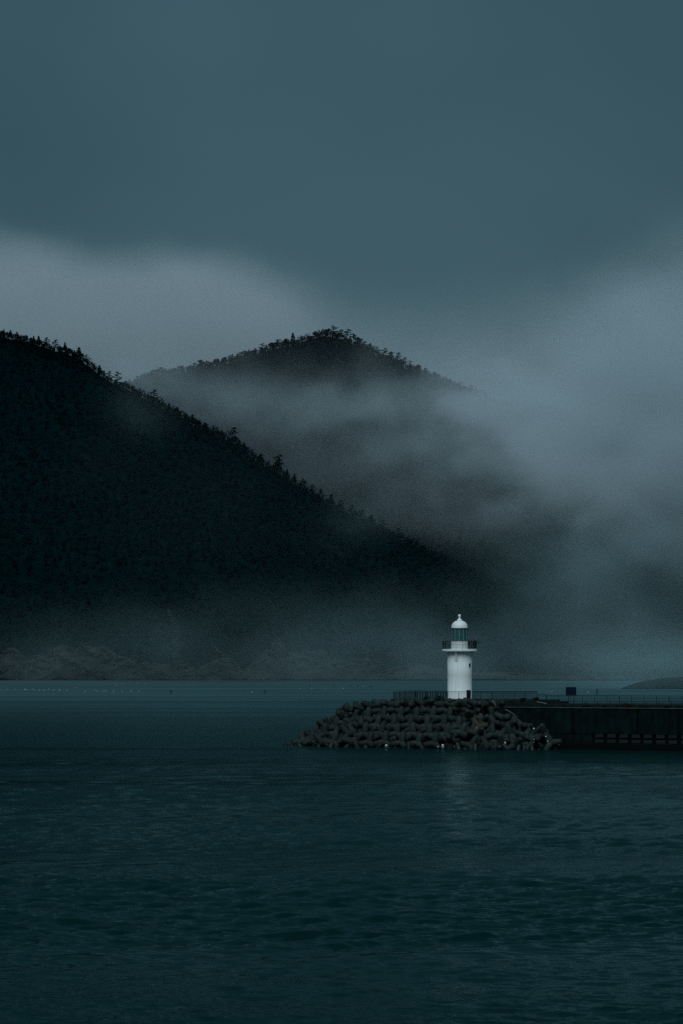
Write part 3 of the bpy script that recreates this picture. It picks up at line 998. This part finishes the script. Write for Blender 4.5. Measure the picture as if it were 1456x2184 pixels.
def glass_mat():
    m, nt, b = new_mat('lantern_glass')
    N, L = nt.nodes, nt.links
    b.inputs['Base Color'].default_value = (0.06, 0.17, 0.175, 1)
    b.inputs['Roughness'].default_value = 0.08
    tr = N.new('ShaderNodeBsdfTransparent'); tr.inputs['Color'].default_value = (0.55, 0.82, 0.82, 1)
    mx = N.new('ShaderNodeMixShader'); mx.inputs['Fac'].default_value = 0.40
    L.new(tr.outputs[0], mx.inputs[1]); L.new(b.outputs[0], mx.inputs[2])
    L.new(mx.outputs[0], nt.nodes['Material Output'].inputs['Surface'])
    return m
M_GLASS = glass_mat()
M_PANEL = noise_mat('solar_cells', (0.006, 0.009, 0.014), (0.012, 0.017, 0.026), 3.0, 0.25, spec=0.5)

lh = empty('lighthouse', W(0, 0, Z_PLAT - 0.02))
tag(lh, 'white round lighthouse with domed lantern and gallery on the breakwater head', 'lighthouse')
def V3(a, r, z):
    """around the tower: a = degrees to the right of the line towards the camera"""
    q = R(a)
    return Vector((math.sin(q) * r, -math.cos(q) * r, z))
TR, TH = 1.79, 6.94
bm = bmesh.new()
lathe(bm, [(TR + 0.02, 0), (TR + 0.02, 0.15), (TR, 0.17), (TR * 0.995, 3.5), (TR * 1.005, TH)], 64)
tower = from_bm('tower', bm, M_WHITE, lh, True)
# gallery slab with a drip lip
bm = bmesh.new()
lathe(bm, [(TR - 0.1, TH - 0.02), (TR + 0.25, TH), (2.50, TH + 0.05), (2.57, TH + 0.09), (2.57, TH + 0.36), (2.53, TH + 0.39), (1.0, TH + 0.40)], 64)
from_bm('gallery_slab', bm, M_WHITE, lh)
ZG = TH + 0.40
# brackets under the gallery
for k in range(3):
    a = -17 + 120 * k
    bm = bmesh.new()
    prof = [(TR - 0.05, TH + 0.02), (2.28, TH + 0.02), (2.28, TH - 0.08), (2.14, TH - 0.26), (2.02, TH - 0.58), (1.93, TH - 1.0), (TR + 0.05, TH - 1.40), (TR - 0.05, TH - 1.40)]
    t_ = V3(a + 90, 0.17, 0)
    A_ = [bm.verts.new(V3(a, r, z) + t_) for r, z in prof]
    B_ = [bm.verts.new(V3(a, r, z) - t_) for r, z in prof]
    bm.faces.new(A_); bm.faces.new(list(reversed(B_)))
    for i in range(len(prof)):
        j = (i + 1) % len(prof)
        bm.faces.new((A_[j], A_[i], B_[i], B_[j]))
    bmesh.ops.recalc_face_normals(bm, faces=bm.faces)
    from_bm('bracket', bm, M_WHITE, lh)
# window and door, both set round to the right of the tower
def curved_panel(bm, a0, a1, r0, r1, z0, z1, seg=5):
    ring = []
    for i in range(seg + 1):
        a = a0 + (a1 - a0) * i / seg
        ring.append([bm.verts.new(V3(a, r1, z0)), bm.verts.new(V3(a, r1, z1)), bm.verts.new(V3(a, r0, z1)), bm.verts.new(V3(a, r0, z0))])
    for A_, B_ in zip(ring[:-1], ring[1:]):
        for i in range(4):
            j = (i + 1) % 4
            bm.faces.new((A_[i], A_[j], B_[j], B_[i]))
    bm.faces.new(ring[0]); bm.faces.new(list(reversed(ring[-1])))
    bmesh.ops.recalc_face_normals(bm, faces=bm.faces)
bm = bmesh.new(); curved_panel(bm, 45.5, 60.5, TR - 0.2, TR + 0.012, 4.72, 5.24)
win = from_bm('window', bm, M_DARKM, lh)
bm = bmesh.new()
curved_panel(bm, 43.8, 45.4, TR - 0.1, TR + 0.035, 4.62, 5.32, 1); curved_panel(bm, 60.6, 62.2, TR - 0.1, TR + 0.035, 4.62, 5.32, 1)
curved_panel(bm, 45.4, 60.6, TR - 0.1, TR + 0.035, 5.245, 5.32, 4); curved_panel(bm, 45.4, 60.6, TR - 0.1, TR + 0.05, 4.62, 4.715, 4)
from_bm('window_frame', bm, M_WHITE, win)
bm = bmesh.new(); curved_panel(bm, 33, 56, TR - 0.2, TR + 0.03, 0.06, 1.30, 8)
door = from_bm('door', bm, M_DARKM, lh)
bm = bmesh.new()
curved_panel(bm, 31, 32.9, TR - 0.1, TR + 0.07, 0.05, 1.38, 1); curved_panel(bm, 56.1, 58, TR - 0.1, TR + 0.07, 0.05, 1.38, 1); curved_panel(bm, 32.9, 56.1, TR - 0.1, TR + 0.07, 1.305, 1.38, 8)
from_bm('door_frame', bm, M_GREYM, door)
bm = bmesh.new(); bar(bm, V3(36, TR + 0.06, 0.65), V3(36, TR + 0.06, 0.82), 0.02); from_bm('door_handle', bm, M_GREYM, door)
# lantern
bm = bmesh.new()
lathe(bm, [(1.29, ZG - 0.02), (1.29, ZG + 0.08), (1.26, ZG + 0.10), (1.26, ZG + 1.04), (1.29, ZG + 1.06), (1.29, ZG + 1.12), (1.18, ZG + 1.13)], 48)
from_bm('lantern_base', bm, M_WHITE, lh)
GZ0, GZ1 = ZG + 1.12, ZG + 2.94
for k in range(12):
    a = -5 + 30 * k
    bm = bmesh.new(); curved_panel(bm, a + 1.6, a + 28.4, 1.195, 1.207, GZ0 + 0.03, GZ1 - 0.02, 4)
    from_bm('lantern_pane', bm, M_GLASS, lh)
    bm = bmesh.new(); curved_panel(bm, a - 1.5, a + 1.5, 1.17, 1.235, GZ0 + 0.005, GZ1 - 0.005, 1)
    from_bm('mullion', bm, M_MULL, lh)
bm = bmesh.new(); lathe(bm, [(0.16, GZ0 - 0.05), (0.16, GZ0 + 0.35), (0.22, GZ0 + 0.38), (0.22, GZ0 + 0.48), (0.19, GZ0 + 0.50), (0.19, GZ0 + 0.78), (0.10, GZ0 + 0.88), (0, GZ0 + 0.9)], 20)
from_bm('lamp', bm, M_DARKM, lh, True)
bm = bmesh.new(); lathe(bm, [(1.12, GZ1 - 0.03), (1.27, GZ1 - 0.02), (1.29, GZ1 + 0.02), (1.29, GZ1 + 0.09), (1.1, GZ1 + 0.12)], 48)
from_bm('lantern_ring', bm, M_GREYM, lh)
bm = bmesh.new()
prof = [(1.20, GZ1 + 0.10), (1.24, GZ1 + 0.13), (1.215, GZ1 + 0.20)]
for i in range(1, 13):
    q = i / 13 * math.pi / 2
    prof.append((1.215 * math.cos(q) ** 0.9, GZ1 + 0.20 + 1.07 * math.sin(q)))
prof += [(0.10, GZ1 + 1.275)]
lathe(bm, prof, 48)
from_bm('dome', bm, M_DOME, lh, True)
zf = GZ1 + 1.235
bm = bmesh.new()
lathe(bm, [(0.36, zf), (0.36, zf + 0.10), (0.32, zf + 0.18), (0.19, zf + 0.24), (0.14, zf + 0.34), (0.135, zf + 0.48), (0.16, zf + 0.52)] +
      [(0.225 * math.sin(q), zf + 0.69 - 0.225 * math.cos(q)) for q in np.linspace(0.7, math.pi - 0.2, 9)] + [(0.0, zf + 0.92)], 28)
from_bm('finial', bm, M_DOME, lh, True)
bm = bmesh.new(); bar(bm, (0, 0, zf + 0.88), (0, 0, zf + 1.45), 0.05, 8, 0.012); bar(bm, (0, 0, zf + 1.02), (0, 0, zf + 1.12), 0.07, 8, 0.02)
from_bm('lightning_rod', bm, M_DARKM, lh)
# gallery railing
bm = bmesh.new()
for zz, rr in ((1.15, 0.028), (0.62, 0.016), (0.12, 0.016)):
    n = 48
    for i in range(n):
        bar(bm, V3(i * 360 / n, 2.47, ZG + zz), V3((i + 1) * 360 / n, 2.47, ZG + zz), rr, 5)
rl = from_bm('gallery_railing', bm, M_DARKM, lh)
post = None
for k in range(16):
    if post is None:
        bm = bmesh.new(); bar(bm, (0, 0, 0), (0, 0, 1.16), 0.028, 6)
        post = from_bm('post', bm, M_DARKM, rl); o = post
    else:
        o = post.copy(); COL.objects.link(o)
    o.location = V3(8 + k * 22.5, 2.47, ZG - 0.01)
bm = bmesh.new()
for k in range(112):
    p = V3(k * 360 / 112 + 1.1, 2.47, ZG + 0.12); bar(bm, p, p + Vector((0, 0, 1.03)), 0.014, 4)
from_bm('balusters', bm, M_DARKM, rl)['kind'] = 'stuff'
# solar panel on its bracket at the right of the gallery, and the pole beside the lantern
bm = bmesh.new()
Mx = Matrix.Translation((2.62, -0.2, ZG + 1.12)) @ Matrix.Rotation(R(19), 4, 'Y')
box(bm, (0, 0, 0), (1.25, 0.95, 0.05), Mx, 0.01)
sp = from_bm('solar_panel', bm, M_PANEL, lh)
bm = bmesh.new()
for dy in (-0.5, 0.1):
    bar(bm, (2.45, dy, ZG + 0.1), (2.45, dy, ZG + 1.14), 0.03); bar(bm, (2.45, dy, ZG + 0.62), (2.95, dy, ZG + 0.98), 0.022)
from_bm('panel_stand', bm, M_DARKM, sp)
bm = bmesh.new(); box(bm, (2.62, -0.2, ZG + 1.085), (1.31, 1.01, 0.03), Matrix.Translation((2.62, -0.2, ZG + 1.12)) @ Matrix.Rotation(R(19), 4, 'Y') @ Matrix.Translation((-2.62, 0.2, -ZG - 1.12)), 0)
from_bm('panel_frame', bm, M_DARKM, sp)
bm = bmesh.new(); bar(bm, (1.26, -1.2, ZG), (1.26, -1.2, ZG + 1.42), 0.05); box(bm, (1.26, -1.2, ZG + 0.7), (0.16, 0.14, 0.5))
from_bm('cable_box', bm, M_DARKM, lh)

# ------------------------------------------------------------------ railings on the breakwater
def railing(name, pts, zbase, h, spacing, mat, label, bal=0.17, mid=True, posts_r=0.035, group=None, wide=None, top_r=0.032):
    """pts: list of (s, n); one connected run"""
    base = W(pts[0][0], pts[0][1], zbase)
    e = empty(name, base)
    tag(e, label, 'railing', group)
    rails, bals = bmesh.new(), bmesh.new()
    pm = None
    for (s0, n0), (s1, n1) in zip(pts[:-1], pts[1:]):
        a, b = W(s0, n0, zbase) - base, W(s1, n1, zbase) - base
        Ln = (b - a).length; d = (b - a) / Ln
        bar(rails, a + UPV * h, b + UPV * h, top_r, 6)
        if mid: bar(rails, a + UPV * (h - 0.2), b + UPV * (h - 0.2), 0.022, 5)
        bar(rails, a + UPV * 0.1, b + UPV * 0.1, 0.022, 5)
        k = max(1, round(Ln / spacing))
        for i in range(k + (1 if (s1, n1) == pts[-1] else 0)):
            if pm is None:
                pb = bmesh.new(); bar(pb, (0, 0, -0.05), (0, 0, h), posts_r, 6)
                pm = from_bm('post', pb, mat, e); o = pm
            else:
                o = pm.copy(); COL.objects.link(o)
            o.location = a + d * (Ln * i / k)
        if bal:
            nb = int(Ln / bal)
            for i in range(nb):
                p = a + d * (Ln * (i + 0.5) / nb)
                if wide:
                    vs = bmesh.ops.create_cube(bals, size=1.0)['verts']
                    bmesh.ops.scale(bals, vec=(wide, 0.02, h - 0.32), verts=vs)
                    bmesh.ops.transform(bals, matrix=Matrix.Translation(p + UPV * (0.1 + (h - 0.3) / 2)) @ Matrix.Rotation(AX, 4, 'Z'), verts=vs)
                else:
                    bar(bals, p + UPV * 0.1, p + UPV * ((h - 0.2) if mid else h), 0.014, 4)
    from_bm('rails', rails, mat, e)
    if bal: 
        q = from_bm('balusters', bals, mat, e); q['kind'] = 'stuff'
    else: bals.free()
    return e
S_BA, S_BB, S_BC = S_A, at_s(1143, -3.5), at_s(1163, -3.5)
S_MID = at_s(952, -3.5)
railing('railing', [(S_A, 3.4), (S_B, 3.4)], Z_PLAT, 1.16, 1.86, M_DARKM, 'dark steel railing along the seaward edge before the lighthouse')
railing('railing', [(S_A, 3.28), (S_A, -3.38)], Z_PLAT, 1.16, 1.7, M_DARKM, 'short dark railing closing the outer end of the platform')
railing('railing', [(S_BA, -3.5), (S_MID, -3.5)], Z_PLAT, 1.16, 1.86, M_DARKM, 'dark wide-slatted railing on the platform\'s far edge left of the lighthouse', bal=0.42, wide=0.17)
railing('railing', [(S_MID + 0.1, -3.5), (S_BB, -3.5)], Z_PLAT, 1.16, 1.86, M_DARKM, 'thin-barred railing on the platform\'s far edge right of the lighthouse')
railing('railing', [(S_B + 0.12, 3.3), (S_C - 0.1, 3.3)], (Z_PLAT + Z_DECK) / 2, 1.08, 1.4, M_DARKM, 'short lower railing section at the platform step')
railing('railing', [(S_BC, -3.5), (S_END - 1, -3.5)], Z_DECK, 1.14, 1.9, M_DARKM, 'long dark railing on the far side of the walkway')
railing('railing', [(S_C + 0.2, 2.7), (S_END - 1, 2.7)], Z_DECK, 0.42, 1.9, M_DARKM, 'low pipe guard rail on the near side of the walkway', bal=None, mid=False, posts_r=0.05, top_r=0.04)

# ------------------------------------------------------------------ notice board
sg = empty('notice_board', W(at_s(1215.5, 1.7), 1.7, Z_DECK))
tag(sg, 'dark blue notice board on two posts beside the walkway', 'sign')
sg.rotation_euler = (0, 0, AX * 0.35)
M_SIGN = noise_mat('navy_sign', (0.0008, 0.005, 0.014), (0.0025, 0.011, 0.026), 2.2, 0.6, spec=0.1, stretch=(0.5, 1, 3.0), lo=0.4, hi=0.65)
M_MARK = noise_mat('faded_sign_print', (0.02, 0.03, 0.04), (0.04, 0.05, 0.06), 6.0, 0.6)
bm = bmesh.new(); box(bm, (0, 0, 1.78), (1.44, 0.05, 1.20), None, 0.01); brd = from_bm('board', bm, M_SIGN, sg)
for dx in (-0.38, 0.42):
    bm = bmesh.new(); bar(bm, (dx, 0.07, 0), (dx, 0.07, 2.3), 0.045, 8); from_bm('post', bm, M_DARKM, sg)
bm = bmesh.new()
for z0, z1 in ((1.165, 1.195), (2.365, 2.395)):
    box(bm, (0, -0.012, (z0 + z1) / 2), (1.48, 0.07, z1 - z0))
for x in (-0.735, 0.735):
    box(bm, (x, -0.012, 1.78), (0.03, 0.07, 1.17))
from_bm('frame', bm, M_DARKM, brd)
bm = bmesh.new(); box(bm, (0.36, -0.028, 2.05), (0.22, 0.006, 0.05))
from_bm('print_mark', bm, M_MARK, brd)

# ------------------------------------------------------------------ plants and litter on the ledge
def shrub(s, n, z, w, h, mat, label, seed, group=None):
    rg = np.random.default_rng(seed)
    cl = [(rg.normal() * w * 0.2, rg.normal() * w * 0.12, h * (0.25 + 0.5 * rg.random()), w * 0.26, h * 0.28) for _ in range(8)]
    tr = tri_cloud(rg, cl, 45, 0.09, 1.0)
    e = empty('shrub', W(s, n, z))
    wd = [((0, 0, -0.05), (c[0] * 0.8, c[1] * 0.8, c[2]), 0.025, 0.008) for c in cl]
    link('stem', wood_mesh('stem', wd), M_BARK, e)
    link('foliage', tris_mesh('foliage', tr), mat, e)
    tag(e, label, 'shrub', group)
M_DRY = noise_mat('dry_reddish_leaves', (0.016, 0.010, 0.006), (0.040, 0.024, 0.012), 3.0, 0.9, spec=0.1)
M_WEED = noise_mat('dark_weeds', (0.005, 0.010, 0.006), (0.014, 0.022, 0.013), 3.0, 0.9, spec=0.1)
shrub(at_s(1337, 3.9), 3.9, Z_WALL, 1.3, 0.85, M_DRY, 'reddish-brown dry bush on the ledge of the sea wall', 5)
shrub(at_s(1140, 3.55), 3.55, Z_PLAT - 0.02, 1.0, 0.42, M_WEED, 'clump of dark weeds at the foot of the platform step railing', 6)
shrub(at_s(1115, 3.6), 3.6, Z_PLAT - 0.02, 1.1, 0.35, M_WEED, 'low dark weeds spilling over the platform edge above the jumbled tetrapods', 7)
shrub(at_s(935, 3.5), 3.5, Z_PLAT - 0.02, 1.6, 0.6, M_WEED, 'dark weeds growing through the railing left of the lighthouse', 8)
shrub(at_s(908, 3.5), 3.5, Z_PLAT - 0.02, 1.2, 0.4, M_WEED, 'small dark weed tuft at the railing foot beside taller weeds', 9)
for i, px in enumerate((1205, 1246, 1290, 1375, 1420)):
    shrub(at_s(px, 3.4), 3.4, Z_WALL, 0.9 + 0.3 * (i % 2), 0.32, M_WEED, 'low weeds growing along the ledge below the walkway', 20 + i, 'weeds along the sea wall ledge')
M_WOOD = noise_mat('bleached_timber', (0.16, 0.16, 0.14), (0.28, 0.27, 0.24), 4.0, 0.85, stretch=(1, 8, 8))
def pole(p0, p1, r, label, name='driftwood_pole'):
    bm = bmesh.new()
    d = (Vector(p1) - Vector(p0))
    m_ = Vector((0.04, 0.03, 0.05))
    q = [Vector((0, 0, 0)), d * 0.35 + m_ * 0.6, d * 0.7 + m_ * 0.3, d]
    for i in range(3): bar(bm, q[i], q[i + 1] + (q[i + 1] - q[i]) * 0.01, r * (1 - i * 0.12), 7, r * (1 - (i + 1) * 0.12))
    o = from_bm(name, bm, M_WOOD); o.location = p0
    tag(o, label, 'pole')
pole(W(at_s(1143, 4.3), 4.3, Z_WALL + 0.75), W(at_s(1164, 4.3), 4.3, Z_WALL + 0.48), 0.045, 'bleached pole lying on the ledge by the platform step')
pole(P(1049, 1494, 401.2), P(1056, 1505, 400.4), 0.035, 'thin pale stick caught upright among the jumbled tetrapods')
pole(P(1076, 1513, 399.2), P(1096, 1524, 398.6), 0.035, 'thin pale pole lying across the jumbled tetrapods')

# white foam floats and other flotsam washed onto the tetrapods
M_FOAM = noise_mat('white_foam', (0.50, 0.52, 0.50), (0.72, 0.72, 0.69), 3.0, 0.8, bump=0.3, bump_scale=12, spec=0.3)
def float_mesh(seed):
    bm = bmesh.new()
    lathe(bm, [(0.0, -0.30), (0.16, -0.285), (0.205, -0.22), (0.215, -0.05), (0.185, -0.02), (0.185, 0.02), (0.215, 0.05), (0.205, 0.22), (0.16, 0.285), (0.0, 0.30)], 14)
    rr = random.Random(seed)
    for v in bm.verts: v.co += Vector((rr.uniform(-.02, .02), rr.uniform(-.02, .02), rr.uniform(-.02, .02)))
    me = bpy.data.meshes.new('foam_float'); bm.to_mesh(me); bm.free()
    me.materials.append(M_FOAM); me.polygons.foreach_set('use_smooth', [True] * len(me.polygons))
    return me
FM = [float_mesh(i) for i in range(3)]
def litter(px, py, D, size, label, k=0, group=None, flat=1.0):
    o = bpy.data.objects.new('foam_float', FM[k % 3]); COL.objects.link(o)
    o.location = P(px, py, D)
    o.scale = (size * 0.68, size * 0.68, size * flat * 0.68)
    o.rotation_euler = (rnd.uniform(0, 3), rnd.uniform(0, 3), rnd.uniform(0, 3))
    tag(o, label, 'float', group)
litter(823, 1590.5, 403.3, 1.0, 'white foam float at the waterline below the regular tetrapod rows', 0)
litter(943, 1591.5, 399.8, 1.15, 'largest white foam float at the waterline under the lighthouse', 1)
litter(933, 1593, 399.6, 0.6, 'small flat piece of white foam beside the largest float', 2, None, 0.6)
litter(1076, 1584.5, 395.6, 0.75, 'white foam scrap low among the jumbled tetrapods', 0)
LG = 'foam scraps caught between the tetrapods by the sea wall'
for i, (px, py, D, sz) in enumerate([(1137, 1554, 394.5, 0.9), (1163, 1571, 394.6, 0.75), (1167, 1581, 394.5, 0.7), (1138, 1577, 394.2, 0.5), (1137, 1583, 394.2, 0.4), (1191, 1588, 396.2, 0.7)]):
    litter(px, py, D, sz * 0.8, 'white foam scrap wedged between tetrapods beside the sea wall', i, LG, 0.6)

# ------------------------------------------------------------------ things out on the water
def buoy_mesh(name, mat):
    bm = bmesh.new()
    lathe(bm, [(0.0, -0.30), (0.22, -0.24), (0.36, -0.06), (0.38, 0.08), (0.30, 0.26), (0.14, 0.36), (0.09, 0.38), (0.09, 0.48), (0.0, 0.50)], 14)
    me = bpy.data.meshes.new(name); bm.to_mesh(me); bm.free()
    me.materials.append(mat); me.polygons.foreach_set('use_smooth', [True] * len(me.polygons))
    return me
M_DBUOY = noise_mat('dark_buoy_plastic', (0.012, 0.020, 0.022), (0.030, 0.040, 0.042), 3.0, 0.6)
M_BUOY = noise_mat('weathered_float', (0.20, 0.22, 0.22), (0.36, 0.37, 0.36), 3.0, 0.7)
BW, BD = buoy_mesh('buoy', M_BUOY), buoy_mesh('buoy', M_DBUOY)
def buoy(px, py, me, size, label, group):
    D = sea_D(py)
    o = bpy.data.objects.new('buoy', me); COL.objects.link(o)
    p = P(px, py, D); o.location = (p.x, D, 0.02); o.scale = (size * 0.85,) * 3
    o.rotation_euler = (rnd.uniform(-.2, .2), rnd.uniform(-.2, .2), rnd.uniform(0, 6))
    tag(o, label, 'buoy', group)
for px, py in [(1, 1471), (15, 1470.5), (33, 1471), (53, 1471), (57, 1472), (70, 1471), (75, 1472), (85, 1472.5), (95, 1473.5), (105, 1470.5), (115, 1473), (128, 1472.5), (143, 1473), (162, 1468), (183, 1475), (203, 1473), (208, 1475), (220, 1475), (226, 1474.5),
               (243, 1475), (261, 1475), (280, 1475), (297, 1475)]:
    buoy(px, py, BW, rnd.uniform(0.8, 1.25), 'white float in the long line of buoys off the rock cliff', 'buoy line off the cliff')
for px, py in [(245, 1458), (249, 1463), (278, 1457), (292, 1457.5), (310, 1458), (262, 1458)]:
    buoy(px, py, BW, rnd.uniform(0.8, 1.1), 'white float close under the rock cliff, beyond the long buoy line', 'floats close under the cliff')
for px, py in [(538, 1477), (641, 1469), (666, 1469), (694, 1468.5), (731, 1469), (774, 1464)]:
    buoy(px, py, BW, rnd.uniform(0.9, 1.2), 'white float on the open water left of the breakwater head', 'white floats off the breakwater head')
for px, py in [(661, 1462.5), (713, 1463), (746, 1463), (761, 1463), (788, 1464), (792, 1464)]:
    buoy(px, py, BD, rnd.uniform(1.2, 1.6), 'dark float on the open water left of the breakwater head', 'dark floats off the breakwater head')
for px, py in [(1252, 1477), (1176, 1476)]:
    buoy(px, py, BW, 1.1, 'white float on the water beyond the walkway railing', 'floats beyond the walkway')
# dark fishing-ground marker rafts
def marker(px, py, w, h, label):
    D = sea_D(py); p = P(px, py, D)
    e = empty('marker_raft', (p.x, D, 0)); tag(e, label, 'marker')
    bm = bmesh.new(); box(bm, (0, 0, 0.12), (w, w * 0.8, 0.4), None, 0.05); from_bm('raft', bm, M_DBUOY, e)
    bm = bmesh.new(); bar(bm, (0, 0, 0.3), (0, 0, h + 0.5), 0.05, 6); from_bm('pole', bm, M_DBUOY, e)
    bm = bmesh.new(); box(bm, (0.02, 0, h * 0.5 + 0.4), (w * 0.75, 0.5, h * 0.8), None, 0.08); from_bm('flag', bm, M_DBUOY, e)
marker(365, 1479, 1.1, 1.1, 'dark square marker raft near the end of the long buoy line')
marker(565, 1479, 1.1, 1.1, 'dark square marker raft alone on the open water')
marker(1272, 1480, 0.9, 1.9, 'slim dark marker float beyond the walkway railing')

# small boats by the far shore
M_HULL = noise_mat('white_hull', (0.45, 0.47, 0.47), (0.62, 0.63, 0.62), 2.0, 0.5, spec=0.4)
M_CABIN = noise_mat('grey_cabin', (0.20, 0.22, 0.22), (0.32, 0.34, 0.33), 2.0, 0.6)
def boat(px, py, L_, label, cabin=True, rz=0.1, group=None):
    D = sea_D(py); p = P(px, py, D)
    e = empty('boat', (p.x, D, 0), rz); tag(e, label, 'boat', group)
    bm = bmesh.new()
    st = [(-0.5, 0.17, 0.16), (-0.2, 0.2, 0.15), (0.15, 0.19, 0.17), (0.36, 0.12, 0.22), (0.5, 0.012, 0.28)]
    R_ = []
    for x, w, z in st:
        R_.append([bm.verts.new((x * L_, -w * L_, z * L_)), bm.verts.new((x * L_, -w * 0.6 * L_, -0.05 * L_)), bm.verts.new((x * L_, w * 0.6 * L_, -0.05 * L_)), bm.verts.new((x * L_, w * L_, z * L_))])
    for A_, B_ in zip(R_[:-1], R_[1:]):
        for i in range(4): bm.faces.new((A_[i], A_[(i + 1) % 4], B_[(i + 1) % 4], B_[i]))
    bm.faces.new(R_[0]); bm.faces.new(list(reversed(R_[-1])))
    bmesh.ops.recalc_face_normals(bm, faces=bm.faces)
    from_bm('hull', bm, M_HULL, e)
    if cabin:
        bm = bmesh.new(); box(bm, (-0.12 * L_, 0, 0.27 * L_), (0.3 * L_, 0.24 * L_, 0.24 * L_), None, 0.02 * L_); box(bm, (-0.12 * L_, 0, 0.405 * L_), (0.36 * L_, 0.28 * L_, 0.03 * L_))
        from_bm('cabin', bm, M_CABIN, e)
boat(1160, 1449.5, 5.0, 'small white boat near the misty shore right of the lighthouse', True, 0.1)
for px, py, l in [(1350, 1449, 3.6), (1372, 1449, 2.4), (1387, 1449, 2.6), (1393, 1449, 2.8), (1322, 1449, 2.0)]:
    boat(px, py, l, 'tiny pale boat moored by the misty shore beyond the headland', l > 2.5, rnd.uniform(-.4, .4), 'boats moored beyond the headland')
